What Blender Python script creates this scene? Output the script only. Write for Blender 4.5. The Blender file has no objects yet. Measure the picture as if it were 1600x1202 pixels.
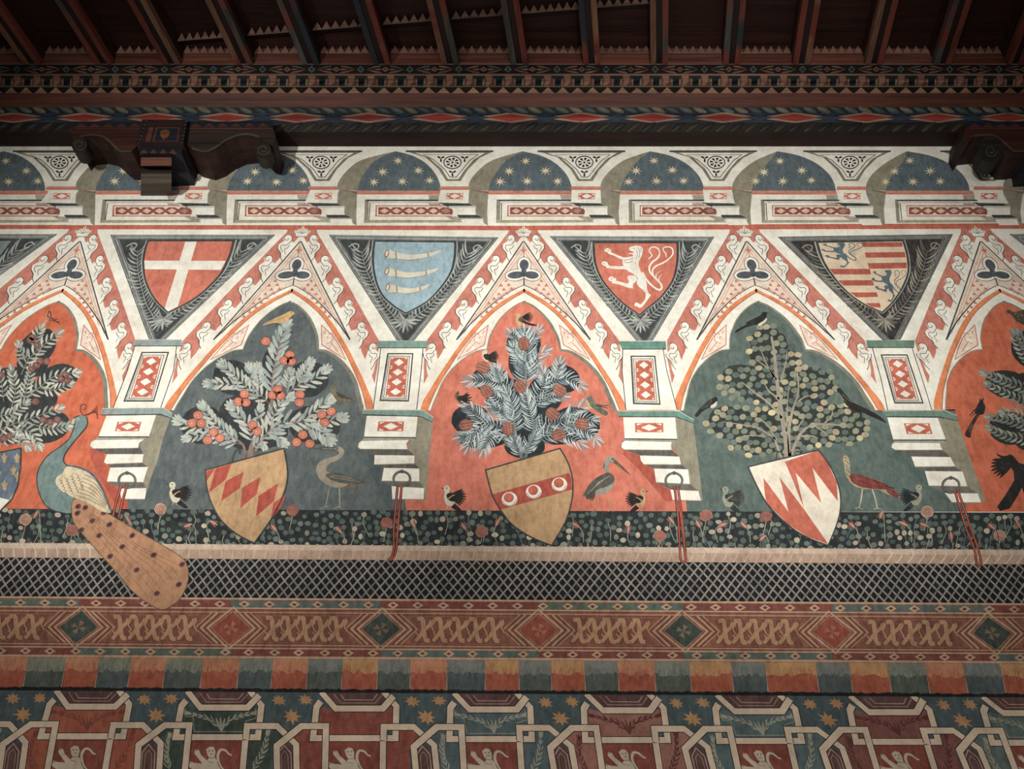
import bpy, bmesh, math, random
from mathutils import Vector
from mathutils.geometry import tessellate_polygon
R = random.Random(7)
# ------------------------------------------------------------------ camera, world, lights, exposure
D, ZC, F = 2.8, 1.6, 1363.0                 # distance to the wall, eye height, focal length in pixels of a 1600 px frame
TILT = math.atan(879.0 / F)
CT, ST = math.cos(TILT), math.sin(TILT)
sc = bpy.context.scene
cam = bpy.data.objects.new('camera', bpy.data.cameras.new('camera'))
sc.collection.objects.link(cam)
cam.location = (0, -D, ZC)
cam.rotation_euler = (math.pi / 2 + TILT, 0, 0)
cam.data.sensor_fit = 'HORIZONTAL'; cam.data.sensor_width = 36; cam.data.lens = 36 * F / 1600
cam.data.clip_start = .05
sc.camera = cam
w = bpy.data.worlds.new('room_air'); sc.world = w; w.use_nodes = True
w.node_tree.nodes['Background'].inputs[0].default_value = (1, .86, .74, 1)
w.node_tree.nodes['Background'].inputs[1].default_value = .05
def spot(name, loc, target, energy, size, blend, radius, col=(1, .985, .96)):
    l = bpy.data.lights.new(name, 'SPOT'); l.energy = energy; l.spot_size = math.radians(size); l.spot_blend = blend
    l.shadow_soft_size = radius; l.color = col
    o = bpy.data.objects.new(name, l); sc.collection.objects.link(o); o.location = loc
    o.rotation_euler = (Vector(target) - Vector(loc)).to_track_quat('-Z', 'Y').to_euler()
    return o

def area(name, loc, target, energy, sx, sy, col=(1, .97, .93)):
    l = bpy.data.lights.new(name, 'AREA'); l.energy = energy; l.shape = 'RECTANGLE'; l.size = sx; l.size_y = sy; l.color = col
    o = bpy.data.objects.new(name, l); sc.collection.objects.link(o); o.location = loc
    o.rotation_euler = (Vector(target) - Vector(loc)).to_track_quat('-Z', 'Y').to_euler()
    return o
area('fill_light', (0, -3.2, 2.4), (0, 0, 2.4), 46, 2.8, .5)  # added fill, no lamp of the room: brightens the lower wall
spot('gallery_spotlight', (-1.75, -2.7, 2.6), (-1.2, 0, 3.76), 335, 58, 1.0, .04)
spot('gallery_spotlight', (.35, -2.7, 2.6), (.86, 0, 3.79), 328, 61, 1.0, .04)
vs = sc.view_settings
sc.display_settings.display_device = 'sRGB'
vs.view_transform = 'Standard'; vs.look = 'None'; vs.gamma = 1; vs.use_curve_mapping = False
vs.exposure = 0.02

# ------------------------------------------------------------------ geometry of the view: where a wall point stands
def T_(py):                                   # tangent of the elevation of image row py
    a = math.atan((601 - py) / F) + TILT
    return math.tan(a)
def P(px, py, d=0.0):                         # the point of the plane d metres in front of the wall
    x, y, z = px - 800, F * CT - (601 - py) * ST, F * ST + (601 - py) * CT
    s = (D - d) / y
    return Vector((x * s, -d, ZC + z * s))
def wx(px, d, z):                             # X of pixel column px at depth d and height z
    return (px - 800) / F * ((D - d) * CT + (z - ZC) * ST)
def W(px, py): return P(px, py)               # the painted wall
def WB(px, py):                               # the same for level bands: they rise a hair to the left
    return P(px, py + 11 * (px / 1600.0) * max(0, min(1, (py - 350) / 500.0)))
# ------------------------------------------------------------------ materials
def lin(c): 
    c = c / 255.0
    return c / 12.92 if c <= .04045 else ((c + .055) / 1.055) ** 2.4
MATS = {}
def paint(rgb, wear=.35, rough=.88, scale=1.0, raw=False):
    if not raw:
        g = .3 * rgb[0] + .55 * rgb[1] + .15 * rgb[2]
        rgb = tuple(v + (g - v) * .26 + 3 for v in rgb)
    k = ('p', rgb, wear, rough, scale)
    if k in MATS: return MATS[k]
    m = bpy.data.materials.new('fresco_paint'); m.use_nodes = True
    n = m.node_tree.nodes; L = m.node_tree.links; b = n['Principled BSDF']
    b.inputs['Roughness'].default_value = rough
    b.inputs['Specular IOR Level'].default_value = .2
    c = [lin(v) for v in rgb]
    tc = n.new('ShaderNodeNewGeometry')
    n1 = n.new('ShaderNodeTexNoise'); n1.inputs['Scale'].default_value = 9 * scale; n1.inputs['Detail'].default_value = 9; n1.inputs['Roughness'].default_value = .78
    n2 = n.new('ShaderNodeTexNoise'); n2.inputs['Scale'].default_value = 55 * scale; n2.inputs['Detail'].default_value = 5; n2.inputs['Roughness'].default_value = .7
    mp = n.new('ShaderNodeMapping'); mp.inputs['Scale'].default_value = (1, 1, .45)
    L.new(tc.outputs['Position'], n1.inputs['Vector']); L.new(tc.outputs['Position'], mp.inputs['Vector']); L.new(mp.outputs[0], n2.inputs['Vector'])
    r1 = n.new('ShaderNodeValToRGB'); e = r1.color_ramp.elements
    e[0].position = .3; e[0].color = (*[v * .66 for v in c], 1)
    e[1].position = .7; e[1].color = (*[min(1, v * 1.27) for v in c], 1)
    L.new(n1.outputs[0], r1.inputs[0])
    r2 = n.new('ShaderNodeValToRGB'); e = r2.color_ramp.elements
    e[0].position = .5; e[0].color = (0, 0, 0, 1); e[1].position = .68; e[1].color = (wear, wear, wear, 1)
    L.new(n2.outputs[0], r2.inputs[0])
    mx = n.new('ShaderNodeMix'); mx.data_type = 'RGBA'
    lum = .35 * c[0] + .5 * c[1] + .15 * c[2]
    pale = [v * .55 + (.55 * .6 + lum * .2) * k2 for v, k2 in zip(c, (.5, .44, .37))]
    L.new(r2.outputs[0], mx.inputs['Factor']); L.new(r1.outputs[0], mx.inputs['A']); mx.inputs['B'].default_value = (*pale, 1)
    r3 = n.new('ShaderNodeValToRGB'); e = r3.color_ramp.elements
    dk_ = .62 if lum < .55 else .84
    e[0].position = .3; e[0].color = (dk_, dk_, dk_, 1); e[1].position = .53; e[1].color = (1.03, 1.03, 1.03, 1)
    L.new(n2.outputs[0], r3.inputs[0])
    m2 = n.new('ShaderNodeMix'); m2.data_type = 'RGBA'; m2.blend_type = 'MULTIPLY'; m2.inputs['Factor'].default_value = .8
    L.new(mx.outputs['Result'], m2.inputs['A']); L.new(r3.outputs[0], m2.inputs['B'])
    L.new(m2.outputs['Result'], b.inputs['Base Color'])
    bp = n.new('ShaderNodeBump'); bp.inputs['Strength'].default_value = .25; bp.inputs['Distance'].default_value = .004
    L.new(n2.outputs[0], bp.inputs['Height']); L.new(bp.outputs[0], b.inputs['Normal'])
    MATS[k] = m
    return m
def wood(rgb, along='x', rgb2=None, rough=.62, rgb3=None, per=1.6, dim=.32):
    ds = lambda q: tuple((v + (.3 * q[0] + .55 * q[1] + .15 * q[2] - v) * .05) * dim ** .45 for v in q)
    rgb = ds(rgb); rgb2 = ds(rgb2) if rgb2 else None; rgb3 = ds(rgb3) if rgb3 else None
    k = ('w', rgb, along, rgb2, rough, rgb3, per)
    if k in MATS: return MATS[k]
    m = bpy.data.materials.new('old_wood'); m.use_nodes = True
    n = m.node_tree.nodes; L = m.node_tree.links; b = n['Principled BSDF']
    b.inputs['Roughness'].default_value = rough; b.inputs['Specular IOR Level'].default_value = .3
    c = [lin(v) for v in rgb]; c2 = [lin(v) for v in (rgb2 or rgb)]
    tc = n.new('ShaderNodeNewGeometry'); mp = n.new('ShaderNodeMapping')
    mp.inputs['Scale'].default_value = (1.2, 26, 26) if along == 'x' else (26, 1.2, 26)
    L.new(tc.outputs['Position'], mp.inputs['Vector'])
    n1 = n.new('ShaderNodeTexNoise'); n1.inputs['Scale'].default_value = 1.6; n1.inputs['Detail'].default_value = 9; n1.inputs['Roughness'].default_value = .7
    L.new(mp.outputs[0], n1.inputs['Vector'])
    r1 = n.new('ShaderNodeValToRGB'); e = r1.color_ramp.elements
    e[0].position = .32; e[0].color = (*[v * .35 for v in c], 1)
    e[1].position = .68; e[1].color = (*[min(1, v * 1.35) for v in c2], 1)
    L.new(n1.outputs[0], r1.inputs[0])
    out = r1.outputs[0]
    if rgb3:
        n3 = n.new('ShaderNodeTexNoise'); n3.inputs['Scale'].default_value = per; n3.inputs['Detail'].default_value = 3
        L.new(tc.outputs['Position'], n3.inputs['Vector'])
        r3 = n.new('ShaderNodeValToRGB'); e = r3.color_ramp.elements; e[0].position = .5; e[1].position = .56
        L.new(n3.outputs[0], r3.inputs[0])
        mx = n.new('ShaderNodeMix'); mx.data_type = 'RGBA'
        L.new(r3.outputs[0], mx.inputs['Factor']); L.new(out, mx.inputs['A']); mx.inputs['B'].default_value = (*[lin(v) for v in rgb3], 1)
        out = mx.outputs['Result']
    L.new(out, b.inputs['Base Color'])
    bp = n.new('ShaderNodeBump'); bp.inputs['Strength'].default_value = .5; bp.inputs['Distance'].default_value = .004
    L.new(n1.outputs[0], bp.inputs['Height']); L.new(bp.outputs[0], b.inputs['Normal'])
    MATS[k] = m
    return m
# ------------------------------------------------------------------ objects
def link(o): sc.collection.objects.link(o); return o
def thing(name, label, cat, loc, group=None, kind=None):
    o = bpy.data.objects.new(name, None); link(o); o.location = loc; o.empty_display_size = .05
    if label: o['label'] = label
    if cat: o['category'] = cat
    if group: o['group'] = group
    if kind: o['kind'] = kind
    return o
def root_loc(parent):
    v = Vector((0, 0, 0))
    while parent is not None:
        v += parent.location; parent = parent.parent
    return v
def mesh_obj(name, verts, faces, mats, midx=None, parent=None, smooth=False, kind=None):
    me = bpy.data.meshes.new(name)
    off = root_loc(parent)
    me.from_pydata([Vector(v) - off for v in verts], [], faces)
    for m in mats: me.materials.append(m)
    if midx:
        me.polygons.foreach_set('material_index', midx)
    if smooth: me.polygons.foreach_set('use_smooth', [True] * len(me.polygons))
    me.update()
    o = bpy.data.objects.new(name, me); link(o)
    if parent is not None: o.parent = parent
    if kind: o['kind'] = kind
    return o
def box(name, p0, p1, mat, parent=None, kind=None, skew=(0, 0)):
    x0, y0, z0 = p0; x1, y1, z1 = p1
    v = [(x0, y0, z0), (x1, y0, z0), (x1, y1, z0), (x0, y1, z0), (x0, y0, z1), (x1, y0, z1), (x1, y1, z1), (x0, y1, z1)]
    f = [(0, 3, 2, 1), (4, 5, 6, 7), (0, 1, 5, 4), (1, 2, 6, 5), (2, 3, 7, 6), (3, 0, 4, 7)]
    return mesh_obj(name, v, f, [mat], None, parent, kind=kind)
def cr(pts, n=4, closed=False):               # Catmull-Rom through the points
    pts = [tuple(p) for p in pts]; m = len(pts)
    if m < 3: return pts
    out = []
    rng = range(m) if closed else range(m - 1)
    for i in rng:
        if closed: a, b, c, d = pts[i - 1], pts[i], pts[(i + 1) % m], pts[(i + 2) % m]
        else: a, b, c, d = pts[max(i - 1, 0)], pts[i], pts[i + 1], pts[min(i + 2, m - 1)]
        for j in range(n):
            t = j / n
            out.append(tuple(.5 * (2 * b[k] + (c[k] - a[k]) * t + (2 * a[k] - 5 * b[k] + 4 * c[k] - d[k]) * t * t + (3 * b[k] - a[k] - 3 * c[k] + d[k]) * t ** 3) for k in (0, 1)))
    if not closed: out.append(pts[-1])
    return out
STEP = 8e-5
class Pen:
    """Collects flat painted shapes. Input coordinates (x, y) go through org + k * (x, y) and surf to a point of the painted surface."""
    def __init__(s, x0=0, y0=0, k=1.0, surf=W, nrm=(0, -1, 0), lay=0):
        s.x0, s.y0, s.k, s.surf, s.nrm, s.lay = x0, y0, k, surf, Vector(nrm), lay
        s.polys = []
    def at(s, x0, y0, k): s.x0, s.y0, s.k = x0, y0, k; return s
    def poly(s, pts, mat, lay=0, smooth=0):
        if smooth: pts = cr(pts, smooth, True)
        s.polys.append(([s.surf(s.x0 + s.k * x, s.y0 + s.k * y) for x, y in pts], mat, s.lay + lay))
    def line(s, pts, wd, mat, lay=0, smooth=0, taper=None, closed=False):
        if smooth: pts = cr(pts, smooth, closed)
        if closed: pts = list(pts) + [pts[0]]
        n = len(pts); a, b = [], []
        for i, (x, y) in enumerate(pts):
            if closed: p, q = pts[(i - 1) % (n - 1)], pts[(i + 1) % (n - 1)]
            else: p, q = pts[max(i - 1, 0)], pts[min(i + 1, n - 1)]
            e1 = (x - p[0], y - p[1]); e2 = (q[0] - x, q[1] - y); l1 = math.hypot(*e1); l2 = math.hypot(*e2)
            if l1 > 1e-9 and l2 > 1e-9:
                dx, dy = e1[0] / l1 + e2[0] / l2, e1[1] / l1 + e2[1] / l2; l = math.hypot(dx, dy)
                if l < 1e-6: dx, dy, l = e1[0], e1[1], l1
                mm = min(2.4, 1 / max(.3, (e1[0] * dx + e1[1] * dy) / (l1 * l)))
            else:
                dx, dy = q[0] - p[0], q[1] - p[1]; l = math.hypot(dx, dy) or 1; mm = 1
            h = wd / 2 * mm
            if taper:
                t = i / (n - 1)
                h *= (taper[0] * (1 - t) + taper[1] * t) if len(taper) == 2 else (taper[0] * (1 - 2 * t) + taper[1] * 2 * t if t < .5 else taper[1] * (2 - 2 * t) + taper[2] * (2 * t - 1))
            nx, ny = -dy / l * h, dx / l * h
            a.append((x + nx, y + ny)); b.append((x - nx, y - ny))
        f = lambda q: s.surf(s.x0 + s.k * q[0], s.y0 + s.k * q[1])
        A = [f(q) for q in a]; B = [f(q) for q in b]
        s.polys.append((A, mat, s.lay + lay, B))
    def disc(s, cx, cy, rx, ry, mat, lay=0, n=10, ang=0, rough=0):
        c, sn = math.cos(math.radians(ang)), math.sin(math.radians(ang)); q = []
        for i in range(n):
            t = 2 * math.pi * i / n; r = 1 + (R.uniform(-rough, rough) if rough else 0)
            x, y = rx * r * math.cos(t), ry * r * math.sin(t)
            q.append((cx + x * c - y * sn, cy + x * sn + y * c))
        s.poly(q, mat, lay)
    def ring(s, cx, cy, rx, ry, wd, mat, lay=0, n=16):
        s.line([(cx + rx * math.cos(2 * math.pi * i / n), cy + ry * math.sin(2 * math.pi * i / n)) for i in range(n)], wd, mat, lay, closed=True)
    def leaf(s, x, y, ang, L, wd, mat, lay=0, bend=0):
        a = math.radians(ang); c, sn = math.cos(a), math.sin(a); q = []
        for t, h in ((0, .15), (.3, .85), (.6, 1), (.88, .6), (1, 0), (.88, -.6), (.6, -1), (.3, -.85), (0, -.15)):
            u, v = t * L, h * wd / 2 + bend * L * t * t
            q.append((x + u * c - v * sn, y + u * sn + v * c))
        s.poly(q, mat, lay)
    def spray(s, path, n, L, wd, mats, lay=0, spread=48, stem=None, stemw=2, tip=True, bend=.12, grow=(1, .75), start=.08):
        pts = cr(path, 8)
        seg = [0]
        for i in range(1, len(pts)): seg.append(seg[-1] + math.hypot(pts[i][0] - pts[i - 1][0], pts[i][1] - pts[i - 1][1]))
        def pos(t):
            q = t * seg[-1]; i = 1
            while i < len(seg) - 1 and seg[i] < q: i += 1
            r = (q - seg[i - 1]) / ((seg[i] - seg[i - 1]) or 1)
            a, b = pts[i - 1], pts[i]
            return a[0] + (b[0] - a[0]) * r, a[1] + (b[1] - a[1]) * r, math.degrees(math.atan2(b[1] - a[1], b[0] - a[0]))
        if stem: s.line(pts, stemw, stem, lay + .6, taper=(1, .5))
        for i in range(n):
            t = start + (1 - start) * (i + .5) / n
            x, y, a = pos(t); g = grow[0] * (1 - t) + grow[1] * t
            for sd in (-1, 1):
                s.leaf(x, y, a + sd * (spread + R.uniform(-6, 6)) * (1 - .35 * t), L * g * R.uniform(.85, 1.12), wd * R.uniform(.85, 1.15), R.choice(mats), lay + R.uniform(0, .4), -sd * bend)
        if tip:
            x, y, a = pos(1)
            s.leaf(x, y, a, L * grow[1], wd, mats[0], lay + .4)
            for sd in (-22, 22): s.leaf(x, y, a + sd, L * grow[1] * .95, wd, mats[-1], lay + .3)
    def build(s, name, parent=None, kind=None, label=None, cat=None, group=None):
        V, Fc, mi, mats = [], [], [], []
        inc = min(1.5e-6, 5e-5 / max(1, len(s.polys)))
        for i, q in enumerate(s.polys):
            mat, lay = q[1], q[2]
            if mat not in mats: mats.append(mat)
            k = mats.index(mat); o = s.nrm * (lay * STEP + i * inc); b = len(V)
            V += [p + o for p in q[0]]
            if len(q) == 4:
                n = len(q[0]); V += [p + o for p in q[3]]
                for j in range(n - 1): Fc.append((b + j, b + j + 1, b + n + j + 1, b + n + j)); mi.append(k)
            elif len(q[0]) <= 4 and len(q[0]) == 3:
                Fc.append((b, b + 1, b + 2)); mi.append(k)
            else:
                for tri in tessellate_polygon([q[0]]): Fc.append(tuple(b + t for t in tri)); mi.append(k)
        if not V: return None
        off = Vector((0, 0, 0))
        if parent is None:
            off = sum(V, Vector()) / len(V)
        o = mesh_obj(name, [v - off for v in V], Fc, mats, mi, parent, kind=kind)
        if parent is None: o.location = off
        if label: o['label'] = label
        if cat: o['category'] = cat
        if group: o['group'] = group
        return o
ORD = ['leftmost', 'second', 'third', 'fourth', 'fifth', 'sixth', 'seventh', 'eighth', 'ninth', 'tenth', 'eleventh', 'twelfth', 'thirteenth', 'fourteenth', 'fifteenth', 'sixteenth', 'seventeenth', 'eighteenth', 'nineteenth', 'twentieth', 'twenty-first', 'twenty-second', 'twenty-third']
def nth(i, n=None):
    if i == 0: return 'leftmost'
    if n and i == n - 1: return 'rightmost'
    return ORD[i] + ' from the left'
# ------------------------------------------------------------------ palette
def raw(rgb, wear=.3, scale=1.0): return paint(rgb, wear, .88, scale, True)
CREAM = raw((248, 236, 216)); CREAM2 = raw((232, 218, 196)); PINK = raw((234, 212, 192))
RED = raw((207, 122, 101), .32, .8); RED2 = raw((194, 108, 88)); DUSTY = raw((200, 128, 110)); ORANGE = raw((226, 140, 96), .2)
TEAL = raw((104, 120, 118), .25, .8); SLATE = raw((95, 103, 102), .3, .8); GREEN = raw((94, 108, 101), .25)
DARK = raw((68, 70, 68), .2); BLACK = raw((40, 38, 37), .1); OLIVE = raw((146, 140, 120), .3); GREYW = raw((202, 202, 190), .3)
SKY = raw((96, 108, 112), .22); GOLD = raw((232, 212, 172), .2); MINT = raw((150, 174, 158), .3); GREYB = raw((158, 158, 148), .3)
TAN = raw((194, 158, 118), .3); SHRED = raw((178, 88, 74), .25); BLUE = raw((156, 180, 187), .3)
# ------------------------------------------------------------------ the room: floor, wall, cornice, joists, ceiling boards
X0, X1 = -4.0, 4.2
def prof(d, z, py, th):
    t = T_(py); th = math.radians(th)
    s = ((D - d) * t - (z - ZC)) / (math.sin(th) + math.cos(th) * t)
    return d + s * math.cos(th), z + s * math.sin(th)
z0 = P(800, 229).z
PR = [(0.0, z0)]
for py, th in ((206, 4), (192, 62), (184, 25), (176, 88), (168, 60), (145, 38), (136, 3), (117, 88), (100, 80)):
    PR.append(prof(*PR[-1], py, th))
DJ, ZJ = PR[-1]
box('floor', (X0, -4.6, -.1), (X1, .15, 0), paint((120, 84, 62), .1, .5), kind='structure')
box('wall_back', (X0, 0, 0), (X1, .3, z0 + .02), CREAM, kind='structure')
WOODD = wood((80, 40, 26), dim=.14); WOODL = wood((132, 66, 44), dim=.34); WOODR = wood((110, 46, 34)); WDK = wood((40, 30, 27))
corn = thing('trim_1', 'dark carved and painted wooden cornice along the top of the wall', None, (0, -.1, z0), kind='structure')
def strip(name, a, b, mat, parent, bulge=0, nx=1):
    n = 6 if bulge else 1; V, Fc = [], []
    for i in range(n + 1):
        t = i / n; d = a[0] + (b[0] - a[0]) * t; z = a[1] + (b[1] - a[1]) * t
        h = bulge * math.sin(math.pi * t); l = math.hypot(b[0] - a[0], b[1] - a[1])
        d += h * (b[1] - a[1]) / l; z -= h * (b[0] - a[0]) / l
        V += [(X0, -d, z), (X1, -d, z)]
    for i in range(n): Fc.append((2 * i, 2 * i + 1, 2 * i + 3, 2 * i + 2))
    return mesh_obj(name, V, Fc, [mat], None, parent, smooth=bool(bulge))
strip('lower_soffit', PR[0], PR[1], WOODD, corn)
strip('lower_rope_bed', PR[1], PR[2], WDK, corn)
strip('painted_roll', PR[2], PR[3], WOODD, corn)
strip('painted_roll', PR[3], PR[4], WOODD, corn)
strip('upper_rope_bed', PR[4], PR[5], WDK, corn)
strip('brown_board', PR[5], PR[6], WOODL, corn)
strip('saw_tooth_bed', PR[6], PR[7], wood((30, 22, 20)), corn)
strip('corbel_frieze', PR[7], PR[8], wood((128, 96, 80), dim=.5), corn)
strip('tile_frieze', PR[8], PR[9], wood((48, 38, 34)), corn)
mesh_obj('cornice_top', [(X0, -DJ, ZJ), (X1, -DJ, ZJ), (X1, .2, ZJ), (X0, .2, ZJ)], [(0, 1, 2, 3)], [WOODD], None, corn)
def face_surf(i, j=None):                     # (pixel column, 0..1 across the face) -> point of cornice face i
    a, b = PR[i], PR[i + 1]
    l = math.hypot(b[0] - a[0], b[1] - a[1]); nr = (0, -(b[1] - a[1]) / l, -(b[0] - a[0]) / l)
    def f(px, t):
        d = a[0] + (b[0] - a[0]) * t; z = a[1] + (b[1] - a[1]) * t
        return Vector((wx(px, d, z), -d, z))
    return f, nr
# rope mouldings: each strand a short slanting bead, all sharing one mesh
def rope(i, pitch, lean, mats):
    f, nr = face_surf(i); proto = []
    nrm = Vector(nr)
    for m in mats:
        c = f(800, .5); a = (f(800 + pitch * .95, 1) if lean > 0 else f(800 - pitch * .95, 1)) - f(800, 0)
        u = a.normalized(); L = a.length; v = u.cross(nrm).normalized(); wdt = abs((f(800 + pitch, .5) - c).x) * .42
        V, Fc = [], []
        ns = 5; nl = 6
        for q in range(nl + 1):
            t = q / nl; e = math.sin(math.pi * min(.96, max(.04, t))) ** .5
            for k in range(ns):
                an = math.pi * k / (ns - 1)
                V.append(u * (L * (t - .5)) + v * (math.cos(an) * wdt * .5 * e) + nrm * (math.sin(an) * wdt * .42 * e))
        for q in range(nl):
            for k in range(ns - 1): Fc.append((q * ns + k, q * ns + k + 1, q * ns + ns + k + 1, q * ns + ns + k))
        me = bpy.data.meshes.new('rope_strand'); me.from_pydata(V, [], Fc); me.materials.append(m)
        me.polygons.foreach_set('use_smooth', [True] * len(Fc)); proto.append(me)
    step = abs((f(800 + pitch, .5) - f(800, .5)).x); x = -2.6; k = 0
    zz = f(800, .5)
    while x < 2.7:
        o = bpy.data.objects.new('rope_strand', proto[k % len(proto)]); link(o); o.parent = corn
        o.location = Vector((x, zz.y, zz.z)) - corn.location; x += step; k += 1
rope(4, 21.5, -1, [wood((92, 104, 92), dim=.6), wood((122, 116, 96), dim=.6), wood((64, 84, 80), dim=.6)])
rope(1, 23, 1, [wood((58, 56, 48)), wood((78, 70, 56))])
# saw teeth
f6, n6 = face_surf(6)
f6b, n6b = face_surf(5)
TAN_W = wood((190, 146, 118), rough=.8, dim=.6)
x = -250
while x < 1850:
    pn = Pen(surf=f6, nrm=n6, lay=8)
    pn.poly([(x, -.15), (x + 22, -.15), (x + 11, 1.0)], TAN_W)
    for kx in (0,):
        pn.build('tooth', corn)
    x += 23.3
# lozenges of the painted roll
rollc = {'r': wood((176, 62, 50), rough=.75, dim=.6), 'b': wood((50, 66, 82), rough=.75, dim=.6), 'c': wood((186, 152, 130), rough=.8, dim=.55), 'k': wood((30, 28, 30))}
for i, flip in ((3, False), (2, True)):
    f, nr = face_surf(i); x = -312; k = 0
    while x < 1920:
        t = (lambda v: 1 - v) if False else (lambda v: v)
        base = 0 if not flip else 1          # the spine of the lozenges runs between the two faces
        tip = 1 - base
        # pale lozenge half, red core, blue lozenge between
        q = Pen(surf=f, nrm=nr, lay=6); q.poly([(x - 62, base), (x + 62, base), (x + 4, base + (tip - base) * .98), (x - 4, base + (tip - base) * .98)], rollc['c'])
        q.poly([(x - 38, base), (x + 36, base), (x, base + (tip - base) * .72)], rollc['r'], 3); q.build('lozenge', corn)
        q = Pen(surf=f, nrm=nr, lay=12); q.poly([(x + 55 - 26, base), (x + 55 + 26, base), (x + 55, base + (tip - base) * .5)], rollc['b'])
        q.poly([(x + 55 - 40, base + (tip - base) * .9), (x + 55 + 40, base + (tip - base) * .9), (x + 55, base + (tip - base) * .35)], rollc['b'], 2)
        q.build('lozenge', corn)
        x += 111
# corbel frieze units and tile frieze units
f7, n7 = face_surf(7); f8, n8 = face_surf(8)
CP = wood((178, 126, 104), rough=.8, dim=.6); CB = wood((50, 62, 66), dim=.4); CG = wood((120, 116, 100)); CRD = wood((130, 76, 60), dim=.6); CTN = wood((168, 138, 104), rough=.8, dim=.6)
x = -244.2; k = 0
while x < 1870:
    q = Pen(surf=f7, nrm=n7, lay=4)
    q.poly([(x + 1, .72), (x + 19, .72), (x + 20, .9), (x + 1, .9)], CB)
    q.poly([(x + 20, .95), (x + 30.5, .95), (x + 30.5, .45), (x + 25, .1), (x + 20, .1), (x + 22, .45)], CP, 2)
    q.poly([(x + 30.5, .4), (x + 36, .4), (x + 34, .12), (x + 28, .12)], CRD, 3)
    q.poly([(x + 2, .12), (x + 18, .12), (x + 19, .62), (x + 3, .62)], CTN if k % 3 else CP, 2)
    q.line([(x + 6, .22), (x + 15, .22), (x + 15.5, .52), (x + 6.5, .52)], .7, CB, 4, closed=True)
    q.build('corbel_motif', corn); x += 30.7; k += 1
for fy, mt in ((.03, CTN), (.97, CTN)):
    q = Pen(surf=f7, nrm=n7, lay=9); q.line([(-500, fy), (2100, fy)], .07, mt); q.build('fillet', corn)
for fy, mt in ((.05, CP), (.97, CP)):
    q = Pen(surf=f8, nrm=n8, lay=9); q.line([(-500, fy), (2100, fy)], .07, mt); q.build('fillet', corn)
TQ = [wood((100, 116, 112), dim=.5), wood((168, 116, 96), dim=.5), wood((150, 130, 104), dim=.5)]
x = -203.4; k = 0
while x < 1870:
    q = Pen(surf=f8, nrm=n8, lay=4)
    q.poly([(x - 6, .5), (x, .85), (x + 6, .5), (x, .15)], TQ[0]); q.poly([(x - 3, .5), (x, .68), (x + 3, .5), (x, .32)], CB, 2)
    for sx in (-1, 1):
        q.poly([(x + sx * 9, .5), (x + sx * 14, .62), (x + sx * 22, .8), (x + sx * 32, .85), (x + sx * 30, .72), (x + sx * 20, .62)], TQ[0 if k % 2 else 1])
        q.poly([(x + sx * 9, .5), (x + sx * 14, .38), (x + sx * 22, .2), (x + sx * 34, .12), (x + sx * 30, .28), (x + sx * 20, .38)], TQ[1])
        q.poly([(x + sx * 20, .5), (x + sx * 28, .58), (x + sx * 34, .5), (x + sx * 28, .42)], TQ[2])
    q.poly([(x + 33, .5), (x + 38.5, .75), (x + 44, .5), (x + 38.5, .25)], TQ[1]); q.poly([(x + 36, .5), (x + 38.5, .6), (x + 41, .5), (x + 38.5, .4)], CB, 2)
    q.build('tile_motif', corn); x += 76.7; k += 1
# joists
gx, gy = -230.0, -(F * CT + 879 * ST)
gl = math.hypot(gx, gy); GX, GY = gx / gl, gy / gl
JH = .125
JW = abs(wx(812, DJ, ZJ) - wx(788, DJ, ZJ))
JX = [-280, -170, -60, 51, 163, 269, 382, 486, 597, 704, 812, 925, 1030, 1143, 1252, 1365, 1472, 1585, 1697, 1808, 1919, 2030]
edge = [wood((150, 70, 54), 'y', None, .75, (50, 58, 66), 2.3, .42), wood((160, 112, 84), 'y', None, .75, (140, 62, 50), 2.6, .42), wood((96, 96, 90), 'y', None, .75, (148, 72, 56), 2.0, .42)]
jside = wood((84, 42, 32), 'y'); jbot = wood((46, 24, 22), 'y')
def sk(x, d, dd):                             # point of a line that leaves (x, d) along the joists, dd metres further into the room
    return x + GX * dd / -GY, d + dd
for i, jx in enumerate(JX):
    xc = wx(jx, DJ, ZJ)
    out_ = ('far past', 'just past', 'next to the frame past')
    lb = 'painted ceiling joist with striped edges, %s of the joists in view' % nth(i - 3, 15) if 3 <= i < 18 else 'painted ceiling joist standing %s the %s edge of the picture' % (out_[i] if i < 3 else ('next to the frame past', 'just past', 'well past', 'far past')[i - 18], 'left' if i < 3 else 'right')
    j = thing('ceiling_joist', lb, 'beam', (xc, -DJ, ZJ), 'joists of the ceiling')
    def jbox(name, u0, u1, z0_, z1_, mat, L=3.6, d0=.02):
        xa, da = sk(xc, DJ, -d0); xb, db = sk(xc, DJ, L)
        V = []
        for (xx, dd) in ((xa, da), (xb, db)):
            for zz in (z0_, z1_):
                V += [(xx + u0, -dd, zz), (xx + u1, -dd, zz)]
        Fc = [(0, 1, 3, 2), (4, 6, 7, 5), (0, 4, 5, 1), (2, 3, 7, 6), (0, 2, 6, 4), (1, 5, 7, 3)]
        return mesh_obj(name, V, Fc, [mat], None, j)
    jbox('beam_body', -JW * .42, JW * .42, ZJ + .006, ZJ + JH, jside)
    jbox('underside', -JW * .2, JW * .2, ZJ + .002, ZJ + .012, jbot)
    jbox('edge_strip', -JW * .56, -JW * .2, ZJ - .004, ZJ + .03, edge[(i + 1) % 3])
    jbox('edge_strip', JW * .2, JW * .56, ZJ - .004, ZJ + .03, edge[(i + 2) % 3])
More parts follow.
